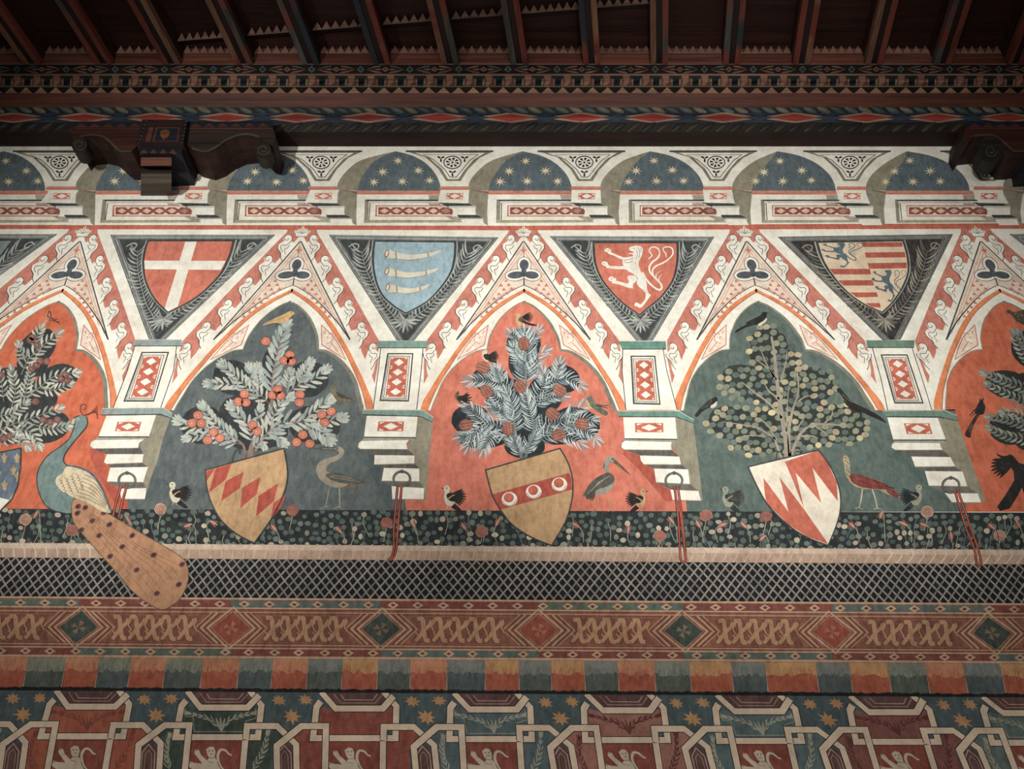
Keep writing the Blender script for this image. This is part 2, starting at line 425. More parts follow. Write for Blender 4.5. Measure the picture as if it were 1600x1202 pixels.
# closure boards between joists, saw-tooth strips above them, ceiling boards
clos = thing('ceiling_closure', 'reddish boards closing the gaps between joist ends above the cornice', 'boards', (0, -DJ, ZJ))
bd = [wood((150, 92, 76), dim=.55), wood((140, 78, 62), dim=.5), wood((158, 92, 72), dim=.55)]
dB = DJ - .015
zt = ZJ + JH
teeth_m = wood((176, 132, 112), rough=.85, dim=.5)
def teeth_strip(name, xa, xb, d, z, px_pitch, parent, h=.03):
    n = max(2, int(abs(xb - xa) / px_pitch)); V, Fc = [], []
    for k in range(n):
        a = xa + (xb - xa) * k / n; b = xa + (xb - xa) * (k + 1) / n; m = (a + b) / 2
        da = d(a); db = d(b); o = len(V)
        V += [(a, -da, z), (b, -db, z), (m, -(da + db) / 2 - h * .45, z + h * 1.0), (a, -da - .001, z - .007), (b, -db - .001, z - .007), (m, -(da + db) / 2 + .01, z + h)]
        Fc += [(o, o + 1, o + 2), (o + 3, o + 4, o + 1, o), (o, o + 2, o + 5), (o + 1, o + 5, o + 2)]
    return mesh_obj(name, V, Fc, [teeth_m], None, parent)
for i in range(len(JX) - 1):
    xa = wx(JX[i], DJ, ZJ); xb = wx(JX[i + 1], DJ, ZJ)
    box('closure_board', (xa + .001, -dB - .006, ZJ - .002), (xb - .001, -dB + .01, zt), bd[i % 3], clos)
boards = thing('ceiling', 'dark reddish ceiling boards resting on the joists', None, (0, -DJ, zt), kind='structure')
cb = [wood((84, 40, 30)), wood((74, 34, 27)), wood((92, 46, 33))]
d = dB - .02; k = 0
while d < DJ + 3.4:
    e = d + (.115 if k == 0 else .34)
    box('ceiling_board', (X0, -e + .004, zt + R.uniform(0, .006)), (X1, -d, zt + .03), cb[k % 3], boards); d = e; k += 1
fillets = thing('zigzag_moulding', 'row of pale painted zigzag teeth above the closure boards', 'moulding', (0, -DJ, zt))
tp = JW * .52
for i in range(len(JX) - 1):
    xa = wx(JX[i], DJ, ZJ) + JW * .45; xb = wx(JX[i + 1], DJ, ZJ) - JW * .45
    teeth_strip('tooth_row', xa, xb, lambda x: DJ - .004, zt - .04, tp, fillets, .034)
# the second, slanting row of teeth further into the room
def ceil_pt(px, py, z=None):
    z = zt - .012 if z is None else z
    t = T_(py); d = D - (z - ZC) / t
    return wx(px, d, z), d
A_, B_ = ceil_pt(400, 48), ceil_pt(900, 8)
sl = (B_[1] - A_[1]) / (B_[0] - A_[0])
fil2 = thing('zigzag_moulding', 'slanting row of zigzag teeth across the boards between the joists', 'moulding', (A_[0], -A_[1], zt))
for i in range(5, 12):
    dd = lambda x: A_[1] + sl * (x - A_[0])
    off = GX * -(A_[1] - DJ) / GY
    xa = wx(JX[i], DJ, ZJ) + GX / -GY * (dd(wx(JX[i], DJ, ZJ)) - DJ) + JW * .5
    xb = wx(JX[i + 1], DJ, ZJ) + GX / -GY * (dd(wx(JX[i + 1], DJ, ZJ)) - DJ) - JW * .5
    teeth_strip('tooth_row', xa, xb, dd, zt - .04, tp, fil2, .034)
    mesh_obj('batten', [(xa, -dd(xa) + .03, zt - .02), (xb, -dd(xb) + .03, zt - .02), (xb, -dd(xb) + .002, zt - .02), (xa, -dd(xa) + .002, zt - .02), (xa, -dd(xa) + .03, zt), (xb, -dd(xb) + .03, zt), (xb, -dd(xb) + .002, zt), (xa, -dd(xa) + .002, zt)],
             [(0, 1, 2, 3), (3, 2, 6, 7), (4, 5, 1, 0)], [WDK], None, fil2)
# carved wooden brackets under the cornice
def prism(name, pts, d0, d1, mat, parent, face_mat=None, df=None, smooth=False):   # px outline read at depth d1, extruded back to depth d0
    q = [P(x, y, d1) for x, y in pts]; n = len(q)
    V = q + [Vector((v.x, -d0, v.z)) for v in q]
    Fc, mi = [], []
    for t in tessellate_polygon([q]): Fc.append(tuple(t)); mi.append(1 if face_mat else 0)
    for i in range(n): Fc.append((i, (i + 1) % n, n + (i + 1) % n, n + i)); mi.append(0)
    return mesh_obj(name, V, Fc, [mat] + ([face_mat] if face_mat else []), mi, parent)
def bracket(dx, label, mir=False, big=False):
    c = P(255 + dx, 230, 0)
    b = thing('carved_bracket', label, 'bracket', (c.x, 0, c.z))
    m = (lambda x: 2 * (255 + dx) - (x + dx)) if mir else (lambda x: x + dx)
    M = lambda pts: [(m(x), y) for x, y in pts]
    col1 = wood((74, 48, 44)); col2 = wood((84, 46, 38), dim=.25); dk = wood((44, 40, 44)); bl = wood((46, 54, 68)); pk = wood((150, 84, 66), rough=.8); yl = wood((190, 112, 52)); gr = wood((58, 56, 46)); st = wood((120, 104, 84), rough=.85)
    DF = .2
    prism('centre_block', M([(222, 187), (292, 187), (286, 226), (213, 226)]), 0, DF, col1, b, col1)
    pn = Pen(surf=lambda x, y: P(m(x), y, DF), nrm=(0, -1, 0), lay=8)
    pn.poly([(244, 199), (281, 199), (278, 221), (238, 222)], pk); pn.poly([(246, 200.5), (279, 200.5), (276, 220), (241, 220.5)], bl, 3)
    pn.poly([(233, 199), (240, 199), (235, 222), (227, 222)], pk, 3)
    pn.poly([(258, 202), (266, 206), (264, 212), (256, 219), (251, 213), (250, 206)], yl, 6); pn.line([(258, 203), (257, 218)], 1, pk, 9)
    for q in range(7): pn.disc(228.5 - q * 2, 190 + q * 5.6, 1.4, 1.4, st, 6, 6); pn.disc(291 - q * 1.0, 190 + q * 5.6, 1.5, 1.5, st, 6, 6)
    pn.line([(229, 190), (214, 225)], 3.4, dk, 4); pn.line([(289, 190), (284, 225)], 3.4, dk, 4)
    pn.build('front_panel', b)
    prism('necking_block', M([(216, 226), (286, 226), (284, 241), (219, 243)]), 0, .185, bl, b, bl)
    pn = Pen(surf=lambda x, y: P(m(x), y, .185), nrm=(0, -1, 0), lay=8)
    for q in range(4): pn.poly([(218 + q * 15, 241), (232 + q * 15, 241), (225 + q * 15, 233)], pk)
    pn.build('painted_triangles', b)
    # console: side profile extruded across
    def console(name, pr, xl, xr, mats_i, mats):
        V, Fc, mi = [], [], []
        for dd, py in pr:
            for xx in (xl, xr):
                zz = ZC + (D - dd) * T_(py); V.append(Vector((wx(m(xx), dd, zz), -dd, zz)))
        n = len(pr)
        for i in range(n - 1): Fc.append((2 * i, 2 * i + 1, 2 * i + 3, 2 * i + 2)); mi.append(mats_i[i])
        for s_ in (0, 1):
            ring_ = [V[2 * i + s_] for i in range(n)]
            for t in tessellate_polygon([ring_]): Fc.append(tuple(2 * a + s_ for a in t)); mi.append(len(mats) - 1)
        return mesh_obj(name, V, Fc, mats, mi, b)
    console('lower_console', [(.0, 238), (.2, 240), (.225, 246), (.2, 259), (.13, 262), (.125, 269), (.15, 272), (.13, 286), (.08, 298), (0, 306)], 220, 268,
            [1, 1, 0, 2, 2, 3, 3, 3, 2], [yl if False else wood((150, 78, 52), rough=.7), dk, wood((52, 34, 32)), st, col1])
    for sgn in (1, -1):
        if sgn > 0:
            out = [(290, 190), (424, 190), (431, 214), (426, 228), (417, 226), (405, 214), (388, 210), (370, 212), (352, 220), (336, 231), (320, 237), (300, 232), (288, 224)]
            sc_c = (411, 234)
        else:
            out = [(113, 190), (224, 190), (216, 226), (206, 236), (188, 236), (176, 226), (162, 214), (145, 211), (126, 213), (118, 222), (111, 210)]
            sc_c = (152, 236) if big else (124, 226)
        wg = prism('scroll_wing', M(out), .0, .17, col2, b, wood((80, 62, 52)) if sgn > 0 else wood((104, 54, 42)))
        pn = Pen(surf=lambda x, y: P(m(x), y, .17), nrm=(0, -1, 0), lay=8)
        xs = (292, 426) if sgn > 0 else (113, 222)
        pn.poly([(xs[0], 190), (xs[1], 190), (xs[1], 199), (xs[0], 199)], bl)
        q = xs[0] + 4
        while q + 20 < xs[1]: pn.poly([(q, 199), (q + 20, 199), (q + 10, 192.5)], wood((132, 66, 54), rough=.8), 3); q += 21
        pn.line([(xs[0] + 3, 201), (xs[1] - 2, 201)], 1.2, pk, 5)
        edge_ = out[5:-1] if sgn > 0 else out[3:9]
        pn.line(edge_, 3, st, 6, smooth=3)
        pn.build('painted_face', wg)
        rr = 19 if big else 12.5
        pc = [(sc_c[0] + rr * math.cos(a * math.pi / 8), sc_c[1] + rr * math.sin(a * math.pi / 8)) for a in range(16)]
        prism('scroll', M(pc), .12, .185, gr, b, gr)
        pn = Pen(surf=lambda x, y: P(m(x), y, .185), nrm=(0, -1, 0), lay=8)
        pn.line([(sc_c[0] + (10 - a * .5) * math.cos(a * .6), sc_c[1] + (10 - a * .5) * math.sin(a * .6)) for a in range(16)], 1.4, st, 2)
        pn.build('scroll_line', b)
        # inner red rib that follows the wing nearer the wall
        rib = [(x, y + 3) for x, y in (out[5:-1] if sgn > 0 else out[3:9])]
        pr2 = rib + [(x, y + 7) for x, y in reversed(rib)]
        prism('rib', M(pr2), .03, .1, wood((122, 54, 42), rough=.7), b)
    return b
bracket(0, 'carved wooden bracket with scroll wings and painted gold flower at upper left')
bracket(1396, 'carved wooden bracket with rounded scroll end, cut off by the right edge', big=True)
# ------------------------------------------------------------------ fresco, top tier: starry lunettes, rosette spandrels, corbels and panels
ARTG = 'painted architecture of the fresco'
def star(pen, cx, cy, r, mat, lay=0, n=8, ry=.78, inner=.3, rot=0):
    q = []
    for i in range(2 * n):
        a = math.pi * i / n + rot; rr = r * (1 if i % 2 == 0 else inner) * (R.uniform(.88, 1.1) if i % 2 == 0 else 1)
        q.append((cx + rr * math.cos(a), cy + rr * math.sin(a) * ry))
    pen.poly(q, mat, lay)
BL = [-112, 97, 303, 506, 711, 917, 1123, 1332, 1546, 1762]
def seg(name, pn, par, **k): return pn.build(name, par, **k)
base = thing('trim_2', 'orange red painted lines under the starry lunettes and above the shields', None, P(800, 352), kind='structure')
pn = Pen(surf=W, lay=2)
pn.poly([(-700, 352), (0, 351.5), (400, 352), (800, 353), (1200, 350.5), (1600, 349), (2300, 347), (2300, 356), (1600, 357.5), (1200, 358.5), (800, 360), (400, 359), (0, 358), (-700, 358)], RED2)
pn.build('red_band', base)
LN = paint((214, 134, 102), .3)
for i in range(len(BL) - 1):
    b = BL[i]; nb = BL[i + 1]
    ax = 112 - (b - 505) * .033                    # apex of the lunette after block i
    ax = max(85, min(118, ax))
    sh = (b - 800) * -.012                         # the blocks lean a little towards the vanishing point
    if 0 <= i <= 8:
        th = thing('painted_lunette', 'starry blue painted lunette in the top tier, %s' % nth(i, 9), 'lunette', P(b + 110, 270), ARTG)
        pn = Pen(surf=W, lay=2)
        o0, o1 = b + 21, b + 52
        c0 = cr([(o1, 298), (o1 + 4, 284), (o1 + 14, 268), (o1 + 28, 251), (b + ax, 236.5)], 4)
        rw = 183 - ax; c1 = cr([(b + ax, 236.5)] + [(b + ax + rw * q, y) for q, y in ((.36, 243), (.66, 255), (.87, 271), (.97, 286), (1, 298))], 4)
        out = cr([(o0, 298), (o0 + 2, 284), (o0 + 15, 267), (o0 + 38, 250), (b + ax, 236.5)], 4)
        pn.poly(c0 + c1[1:], SKY, 1); pn.build('sky', th)
        pn = Pen(surf=W, lay=2); pn.poly(out + c0[::-1][1:], OLIVE, 0); pn.poly([(o0, 297), (o1, 299), (o1, 303), (o0, 301)], paint((150, 92, 78)), 1); pn.build('arch_side', th)
        for sx, sy, r in ((ax + 5, 252, 9), (ax - 21, 268, 9.5), (ax + 36, 267, 9.5), (ax - 35, 284, 9.5), (ax + 9, 284, 9.5), (ax + 54, 283, 9)):
            pn = Pen(surf=W, lay=5); star(pn, b + sx + R.uniform(-2, 2), sy + R.uniform(-1, 1), r, GOLD, rot=.1); pn.build('star', th)
    # rosette spandrel above block i
    th = thing('painted_spandrel', 'small white painted spandrel with black rosette, %s in the top tier' % nth(i, 9), 'spandrel', P(b, 255), ARTG)
    pn = Pen(surf=W, lay=3)
    A = [(b - 77, 236.5), (b + 60, 236.5), (b + 38, 247), (b + 20, 265), (b + 9, 283), (b - 14, 283), (b - 26, 264), (b - 46, 246)]
    pn.poly(A, paint((130, 124, 96), .2)); pn.line([A[0], A[1]], 2.6, DARK, 1)
    I = [(b - 62, 239), (b + 47, 239), (b + 30, 249), (b + 15, 266), (b + 5, 280), (b - 11, 280), (b - 21, 264), (b - 40, 247)]
    pn.poly(I, CREAM, 2)
    J = [(b - 50, 242), (b + 36, 242), (b + 23, 251), (b + 10, 267), (b + 2, 277), (b - 8, 277), (b - 16, 265), (b - 33, 250)]
    pn.line(J, 1.1, BLACK, 3, closed=True); pn.build('border', th)
    pn = Pen(surf=W, lay=7)
    pn.ring(b - 4, 254, 13.5, 9.8, 1.6, BLACK, 0, 18); pn.disc(b - 4, 254, 2, 1.6, BLACK, 0, 6)
    for a in range(8):
        t = a * math.pi / 4 + .2; c, s_ = math.cos(t), math.sin(t)
        pn.poly([(b - 4 + 3 * c, 254 + 2.2 * s_), (b - 4 + 9 * c - 2.4 * s_, 254 + 6.6 * s_ + 1.7 * c), (b - 4 + 10.5 * c, 254 + 7.7 * s_), (b - 4 + 9 * c + 2.4 * s_, 254 + 6.6 * s_ - 1.7 * c)], BLACK)
    pn.build('rosette', th)
    for (mx_, my_, sc_) in ((b - 22, 247.5, 1), (b + 15, 247.5, 1), (b - 4, 270, 1)):
        pn = Pen(surf=W, lay=7)
        for a in (-155, -25, 90): pn.leaf(mx_, my_, a, 6.5 * sc_, 3, BLACK)
        pn.build('trefoil_leaf', th)
    # block and its slabs
    th = thing('painted_corbel', 'painted white corbel block with red lozenge in the top tier, %s' % nth(i, 9), 'corbel', P(b, 310), ARTG)
    pn = Pen(surf=W, lay=6)
    pn.poly([(b - 24, 291.5), (b + 22, 291.5), (b + 22, 297), (b - 25, 297)], LN); pn.poly([(b - 25, 294.5), (b + 22, 294.5), (b + 22, 297), (b - 25, 297)], RED, 1); pn.build('top_line', th)
    pn = Pen(surf=W, lay=6)
    pn.poly([(b - 23 + sh * .5, 297), (b + 22 + sh * .5, 297), (b + 21 - sh, 318), (b - 26 - sh, 317)], CREAM, 1)
    pn.poly([(b - 13, 302), (b + 13, 302), (b + 12, 311.5), (b - 14, 311.5)], RED, 2)
    pn.poly([(b - 8, 306.7), (b, 303), (b + 8, 306.7), (b - 1, 310.5)], CREAM, 3)
    for cx, cy, s1, s2 in ((b - 12, 303, 1, 1), (b + 12, 303, -1, 1), (b - 13, 310.5, 1, -1), (b + 11, 310.5, -1, -1)):
        pn.poly([(cx, cy), (cx + 5 * s1, cy), (cx, cy + 3 * s2)], CREAM, 3)
    pn.build('block', th)
    pn = Pen(surf=W, lay=4)
    k = (b - 800) / 800 * 6
    pn.poly([(b + 22, 297), (b + 52 + 0, 302), (b + 50 - k * .3, 330), (b + 51, 352.5), (b + 38, 345), (b + 30, 330), (b + 21, 318)], OLIVE); pn.build('shaded_side', th)
    pn = Pen(surf=W, lay=5)
    pn.poly([(b - 26, 317), (b + 21, 318), (b + 33, 325), (b - 8, 325)], DARK, 0)
    pn.poly([(b - 10, 322), (b + 32, 322), (b + 33, 326), (b - 10, 326)], GREYW, .5)
    pn.poly([(b + 3, 336), (b + 34, 336), (b + 48, 343), (b + 8, 343)], DARK, 0)
    pn.poly([(b + 5, 340.5), (b + 45, 340.5), (b + 47, 344), (b + 5, 344)], GREYB, .5); pn.build('dark_gap', th)
    pn = Pen(surf=W, lay=6); pn.poly([(b - 6, 325), (b + 32, 325), (b + 32, 336), (b - 4, 336), (b - 3, 330)], CREAM); pn.build('slab', th)
    pn = Pen(surf=W, lay=6); pn.poly([(b + 10, 342.5), (b + 43, 342.5), (b + 46, 352), (b + 15, 352), (b + 13, 347)], CREAM); pn.build('slab', th)
    # panel between this block and the next
    a0 = b + 52; a1 = nb
    th = thing('painted_frieze', 'white framed strip of red and cream lozenges in the top tier, %s' % nth(i, 9), 'frieze', P((a0 + a1) / 2, 326), ARTG)
    pn = Pen(surf=W, lay=2)
    pn.poly([(b + 51, 298), (nb - 22, 298), (nb - 22, 304), (b + 51, 304)], LN); pn.poly([(b + 51, 301.5), (nb - 22, 301.5), (nb - 22, 304), (b + 51, 304)], RED, 1); pn.build('top_line', th)
    kk = (b - 800) / 800 * 9
    pn = Pen(surf=W, lay=2)
    fx = a0 + 13 + kk * .2
    pn.poly([(fx, 312), (a1 - 15, 312), (a1 - 15, 314.5), (fx, 314.5)], DARK)
    pn.poly([(fx, 312), (fx + 6, 315), (fx + 6 + kk * .3, 345), (fx + kk * .5, 349)], OLIVE, .5)
    pn.line([(fx + 8, 317), (fx + 8 + kk * .5, 344)], 1.2, BLACK, 1)
    pn.poly([(fx + 3 + kk * .5, 344), (a1 + 8, 344), (a1 + 12, 347.5), (fx + kk * .5, 348.5)], paint((168, 162, 122)), .5)
    pn.line([(fx + 10, 316.5), (a1 - 15, 316.5)], .9, GREYB, 1); pn.build('moulding', th)
    pn = Pen(surf=W, lay=3)
    s0 = a0 + 30 + kk * .3; s1 = a1 - 5
    pn.poly([(s0, 321), (s1, 321), (s1, 338.5), (s0 + kk * .2, 338.5)], RED2); pn.poly([(s0 + 2, 322.5), (s1 + 3, 322.5), (s1 + 3, 337), (s0 + 2, 337)], CREAM, 1)
    pn.poly([(s0 + 4, 324), (s1 + 4, 324), (s1 + 4, 335.5), (s0 + 4, 335.5)], paint((158, 76, 60)), 2); pn.build('strip', th)
    n = 6; wdt = (s1 - s0 - 4) / n
    for q in range(n):
        cx = s0 + 4 + wdt * (q + .5); pn = Pen(surf=W, lay=6)
        pn.poly([(cx - 7, 329.7), (cx, 325.6), (cx + 7, 329.7), (cx, 333.9)], paint((228, 184, 148)) if q < n - 1 else paint((176, 130, 108)))
        if q < n - 1:
            e = cx + wdt / 2
            pn.poly([(e - 4, 324.5), (e + 4, 324.5), (e, 327)], CREAM); pn.poly([(e - 4, 335), (e + 4, 335), (e, 332.5)], CREAM)
        pn.build('lozenge', th)
    SHD = paint((176, 160, 142), .2)
    pn = Pen(surf=W, lay=4.5)
    for y0, y1 in ((304.5, 312), (317.5, 321)):
        pn.poly([(nb - 42, y0), (nb - 23, y0), (nb - 23, y1), (nb - 40, y1)], SHD)
    pn.poly([(nb - 15, 338.5), (nb + 5, 338.5), (nb + 14, 344), (nb - 4, 344)], SHD); pn.build('cast_shadow', th)
# ------------------------------------------------------------------ gables over the bays
AP = [132, 473, 818, 1163, 1525]
PL = [-140, 243.5, 628, 1005, 1393, 1788]
uu = lambda x, y: W(x, y).x
uA3, uR3 = uu(818, 358), uu(1005, 545)
def gmap(k, side):
    uA = uu(AP[k], 358); uE = uu(PL[k + 1], 545) if side > 0 else uu(PL[k], 545)
    def f(x, y):
        p = W(x, y); r = (p.x - uA3) / (uR3 - uA3)
        dy = -.004 * max(0, k - 3)
        return Vector((uA + r * (uE - uA), 0, p.z))
    return f
def U2(pts): return [(800 + x / 4, 300 + y / 4) for x, y in pts]
CROC = [(837.5, 372.5), (861, 405), (885, 439), (910, 474), (936, 509), (960, 542)]
bayname = ['red bay at the left edge', 'blue-green bay left of the middle', 'red bay in the middle', 'green bay right of the middle', 'red bay at the right edge']
FIELD = [raw((204, 110, 80), .3, .8), SLATE, RED, GREEN, raw((198, 108, 80), .3, .8)]
orange_o = [(70, 603), (130, 636), (200, 676), (280, 738), (370, 828), (440, 915), (500, 995), (560, 1085), (610, 1160), (655, 1235), (700, 1310), (716, 1365)]
orange_i = [(70, 624), (130, 658), (190, 698), (270, 760), (350, 845), (420, 932), (480, 1012), (535, 1096), (583, 1175), (625, 1250), (655, 1320), (672, 1365)]
extr = [(490, 925), (400, 822), (310, 738), (220, 662), (130, 607), (72, 582)]
cusp = [(70, 683), (125, 706), (180, 748), (228, 798), (262, 852), (288, 905), (300, 950), (306, 985)]
cusp2 = [(306, 985), (360, 992), (420, 1022), (480, 1068), (535, 1125), (580, 1190), (610, 1260), (640, 1330), (652, 1365)]
BOT = [(-400, 200), (200, 635), (635, 1073.5), (1073.5, 1510), (1510, 2100)]
for k in range(5):
    bn = bayname[k]
    # coloured field of the bay
    gr_, gl_ = gmap(k, 1), gmap(k, -1)
    right = [gr_(x, y) for x, y in U2(cr(cusp, 4) + cr(cusp2, 4)[1:])]
    left = [gl_(x, y) for x, y in U2(cr(cusp, 4) + cr(cusp2, 4)[1:])]
    th = thing('painted_arch', 'painted cusped pointed arch with orange moulding around the %s' % bn, 'arch', P(AP[k], 640), ARTG)
    pn = Pen(lay=1); poly_ = right + [W(BOT[k][1] - 18 if k < 4 else 2100, 640), W(BOT[k][1], 800), W(BOT[k][0], 800), W(BOT[k][0] - 18, 642)] + left[::-1][:-1]
    pn.polys.append((poly_, FIELD[k], 1)); pn.build('coloured_ground', th)
    for side, g in ((1, gr_), (-1, gl_)):
        pn = Pen(surf=g, lay=2)
        pn.poly(U2(cr(orange_o, 3) + cr(orange_i, 3)[::-1]), ORANGE); pn.line(U2(orange_i), 1.1, paint((176, 104, 70)), 1, smooth=3); pn.build('orange_moulding', th)
        pn = Pen(surf=g, lay=2)
        pn.line(U2(cusp), 1.5, OLIVE, 0, smooth=4); pn.line(U2(cusp2), 1.5, OLIVE, 0, smooth=4)
        if side > 0: pn.line(U2([(x - 5, y + 2) for x, y in cusp]), 4, paint((128, 128, 108)), .5, smooth=4, taper=(.3, 1, .6)); pn.line(U2([(x - 8, y + 6) for x, y in cusp2]), 6, paint((128, 124, 104)), .5, smooth=4, taper=(.3, .9, 1.2))
        pn.build('cusp_edge', th)
        pn = Pen(surf=g, lay=2)
        tri = U2([(296, 832), (388, 906), (440, 975), (486, 1048), (400, 1000), (322, 956)])
        pn.poly(tri, PINK); pn.line(tri, 1.3, RED2, 1, closed=True)
        for a in range(5): pn.leaf(800 + 365 / 4, 300 + 930 / 4, 72 * a + 20, 4.5, 3, CREAM, 2); 
        pn.line(U2([(320, 870), (360, 925), (430, 1000)]), .9, RED2, 1.5); pn.leaf(895, 542, 40, 7, 3.4, CREAM, 2); pn.leaf(886, 526, -110, 6, 3, CREAM, 2)
        pn.line(U2([(345, 890), (375, 880), (385, 930), (350, 950)]), .8, RED2, 2.5)
        pn.build('cusp_triangle', th)
        # red raking strip with crockets
    th = thing('painted_gable', 'painted white gable with trefoil and curled crockets over the %s' % bn, 'gable', P(AP[k], 450), ARTG)
    for side, g in ((1, gr_), (-1, gl_)):
        pn = Pen(surf=g, lay=1)
        pn.poly([(818, 355), (839.5, 358), (841, 363), (905, 447), (967, 532), (969, 546), (972, 560), (973, 600), (960, 575), (945, 552), (818, 366)], DUSTY); pn.build('red_strip', th)
        pn = Pen(surf=g, lay=3)
        pn.poly([(818, 366), (821.5, 370), (876, 449), (931, 530), (944, 549), (932, 549), (922.5, 531), (870, 456), (818.6, 377.5)], CREAM); pn.build('raking_bar', th)
        for i, (cx, cy) in enumerate(CROC):
            pn = Pen(cx, cy, 1.06, surf=g, lay=4)
            body = [(-5, 3), (-8, 6), (-14, 8), (-9, 16), (-3, 26), (3, 34), (5.5, 28), (6, 22), (11, 16), (12.5, 11), (9, 7), (4, 4)]
            if i == 5: body = [(-5, 3), (-7, 12), (-8, 22), (-4, 34), (4, 46), (8, 34), (8, 22), (12, 15), (11.5, 10), (8, 7), (4, 4)]
            pn.poly(body, CREAM, 0, smooth=2); pn.disc(0, 0, 6, 5.6, CREAM, 0, 12)
            pn.line([(12, 10), (12, 15), (7, 22), (6.5, 27), (2.5, 34)], 1, DARK, 1, smooth=3)
            pn.line([(-5, 6), (-6, -1), (-2, -5.4), (3.5, -4), (4.5, 1), (1, 3), (-1.5, .5)], .9, DARK, 1, smooth=3)
            pn.line([(-4, 5), (0, 10), (6, 10), (8, 14), (4, 20)], .8, DARK, 1, smooth=3); pn.line([(-4, 10), (-1, 15), (2, 16), (0, 24)], .8, DARK, 1, smooth=3)
            pn.build('crocket', th)
        pn = Pen(surf=g, lay=2)
        pn.poly([(818, 379)] + [(876, 455), (922.5, 531)] + U2(cr(extr, 3))[1:] + [(818, 445.5)], PINK)
        pn.line([(818.7, 377), (870, 454), (922.5, 531)], 1.8, DARK, 2)
        pn.line(U2(extr), 1.3, DARK, 2, smooth=3, taper=(1.6, .7))
        pn.line([(818.7, 385), (868, 458), (912, 522)], .8, paint((196, 150, 124)), 1); pn.line(U2([(450, 868), (400, 805), (310, 722), (220, 650), (130, 597)]), .8, paint((196, 150, 124)), 1, smooth=3)
        pn.line([(818.7, 392), (864, 458), (898, 508)], .8, paint((206, 130, 100)), 1)
        # mosaic of little red triangles
        for a in range(7):
            for c in range(3 if a < 4 else 2):
                x = 838 + a * 7.6 + c * 4; y = 451 + a * 7.2 - c * 6.2
                if x - 818 > (y - 385) * .655 - 3: continue
                pn.poly([(x - 3.4, y + 2), (x + 3.0, y + 2.4), (x, y - 2.6)], RED if (a + c) % 2 else DUSTY, 2)
        pn.build('gable_panel', th)
    # trefoil
    uA = uu(AP[k], 358); uE = uu(PL[k + 1], 545); uL = uu(PL[k], 545)
    def gm(x, y, uA=uA, uE=uE, uL=uL):
        p = W(x, y); r = (p.x - uA3) / (uR3 - uA3); return Vector((uA + r * ((uE - uL) / 2), 0, p.z))
    pn = Pen(818 - 300 / 8, 360, 1 / 8, surf=gm, lay=6)
    for grow, mt, ly in ((34, DARK, 0), (27, CREAM, 1), (0, paint((80, 86, 94)), 2)):
        pn.disc(308, 432, 56 + grow, 68 + grow, mt, ly, 18); pn.disc(205, 560, 102 + grow, 44 + grow, mt, ly, 18, -6); pn.disc(400, 560, 88 + grow, 46 + grow, mt, ly, 18, 6)
        pn.poly([(280, 480), (330, 480), (345, 560), (300, 590), (262, 560)], mt, ly)
    pn.line([(255, 530), (300, 560), (350, 530)], 8, DARK, 3); pn.build('trefoil', th)
    pn = Pen(818, 372, 1, surf=gm, lay=6)
    pn.poly([(0, 14), (2, 18), (5, 19), (2, 21), (0, 24), (-2, 21), (-5, 19), (-2, 18)], RED); pn.build('red_cross', th)
    pn = Pen(818, 360, 1, surf=gm, lay=7)
    pn.poly([(-9, 5.5), (9, 5.5), (8, 10), (-8, 10)], CREAM); pn.line([(-9, 10), (9, 10)], .8, DARK, 1)
    for a, L in ((-90, 12), (-135, 10), (-45, 10), (-165, 13), (-15, 13)): pn.leaf(0, 5, a, L, 5.5, CREAM if abs(a + 90) > 1 else GOLD, .5); pn.line([(0, 5), (L * .9 * math.cos(math.radians(a)), 5 + L * .9 * math.sin(math.radians(a)))], .6, DARK, 1.5)
    pn.build('finial', th)
# ------------------------------------------------------------------ dark leafy spandrels that carry the upper shields
TRI3 = ((859, 369), (1116, 370), (1007, 532))
def tmap(tri):
    s = [W(*p) for p in TRI3]; d = [W(*p) for p in tri]
    e1, e2 = s[1] - s[0], s[2] - s[0]; det = e1.x * e2.z - e1.z * e2.x
    def f(x, y):
        v = W(x, y) - s[0]; a = (v.x * e2.z - v.z * e2.x) / det; b = (e1.x * v.z - e1.z * v.x) / det
        return d[0] + (d[1] - d[0]) * a + (d[2] - d[0]) * b
    return f
TRIS = [((-190, 366), (90, 366), (-150, 528)), ((172.5, 367), (430, 367), (246, 530)), ((514, 367), (779, 371), (633.5, 532)), TRI3, ((1215, 370), (1489, 366), (1393, 531)), ((1577, 366), (1880, 366), (1800, 528))]
LEAFP = paint((172, 176, 166), .2); LEAFD = paint((136, 140, 132), .2); SPD = paint((62, 68, 66), .2)
sn_ = ['at the left edge', 'around the red shield with a white cross', 'around the blue shield with three horns', 'around the red shield with a white lion', 'around the quartered shield with small blue lions', 'at the right edge']
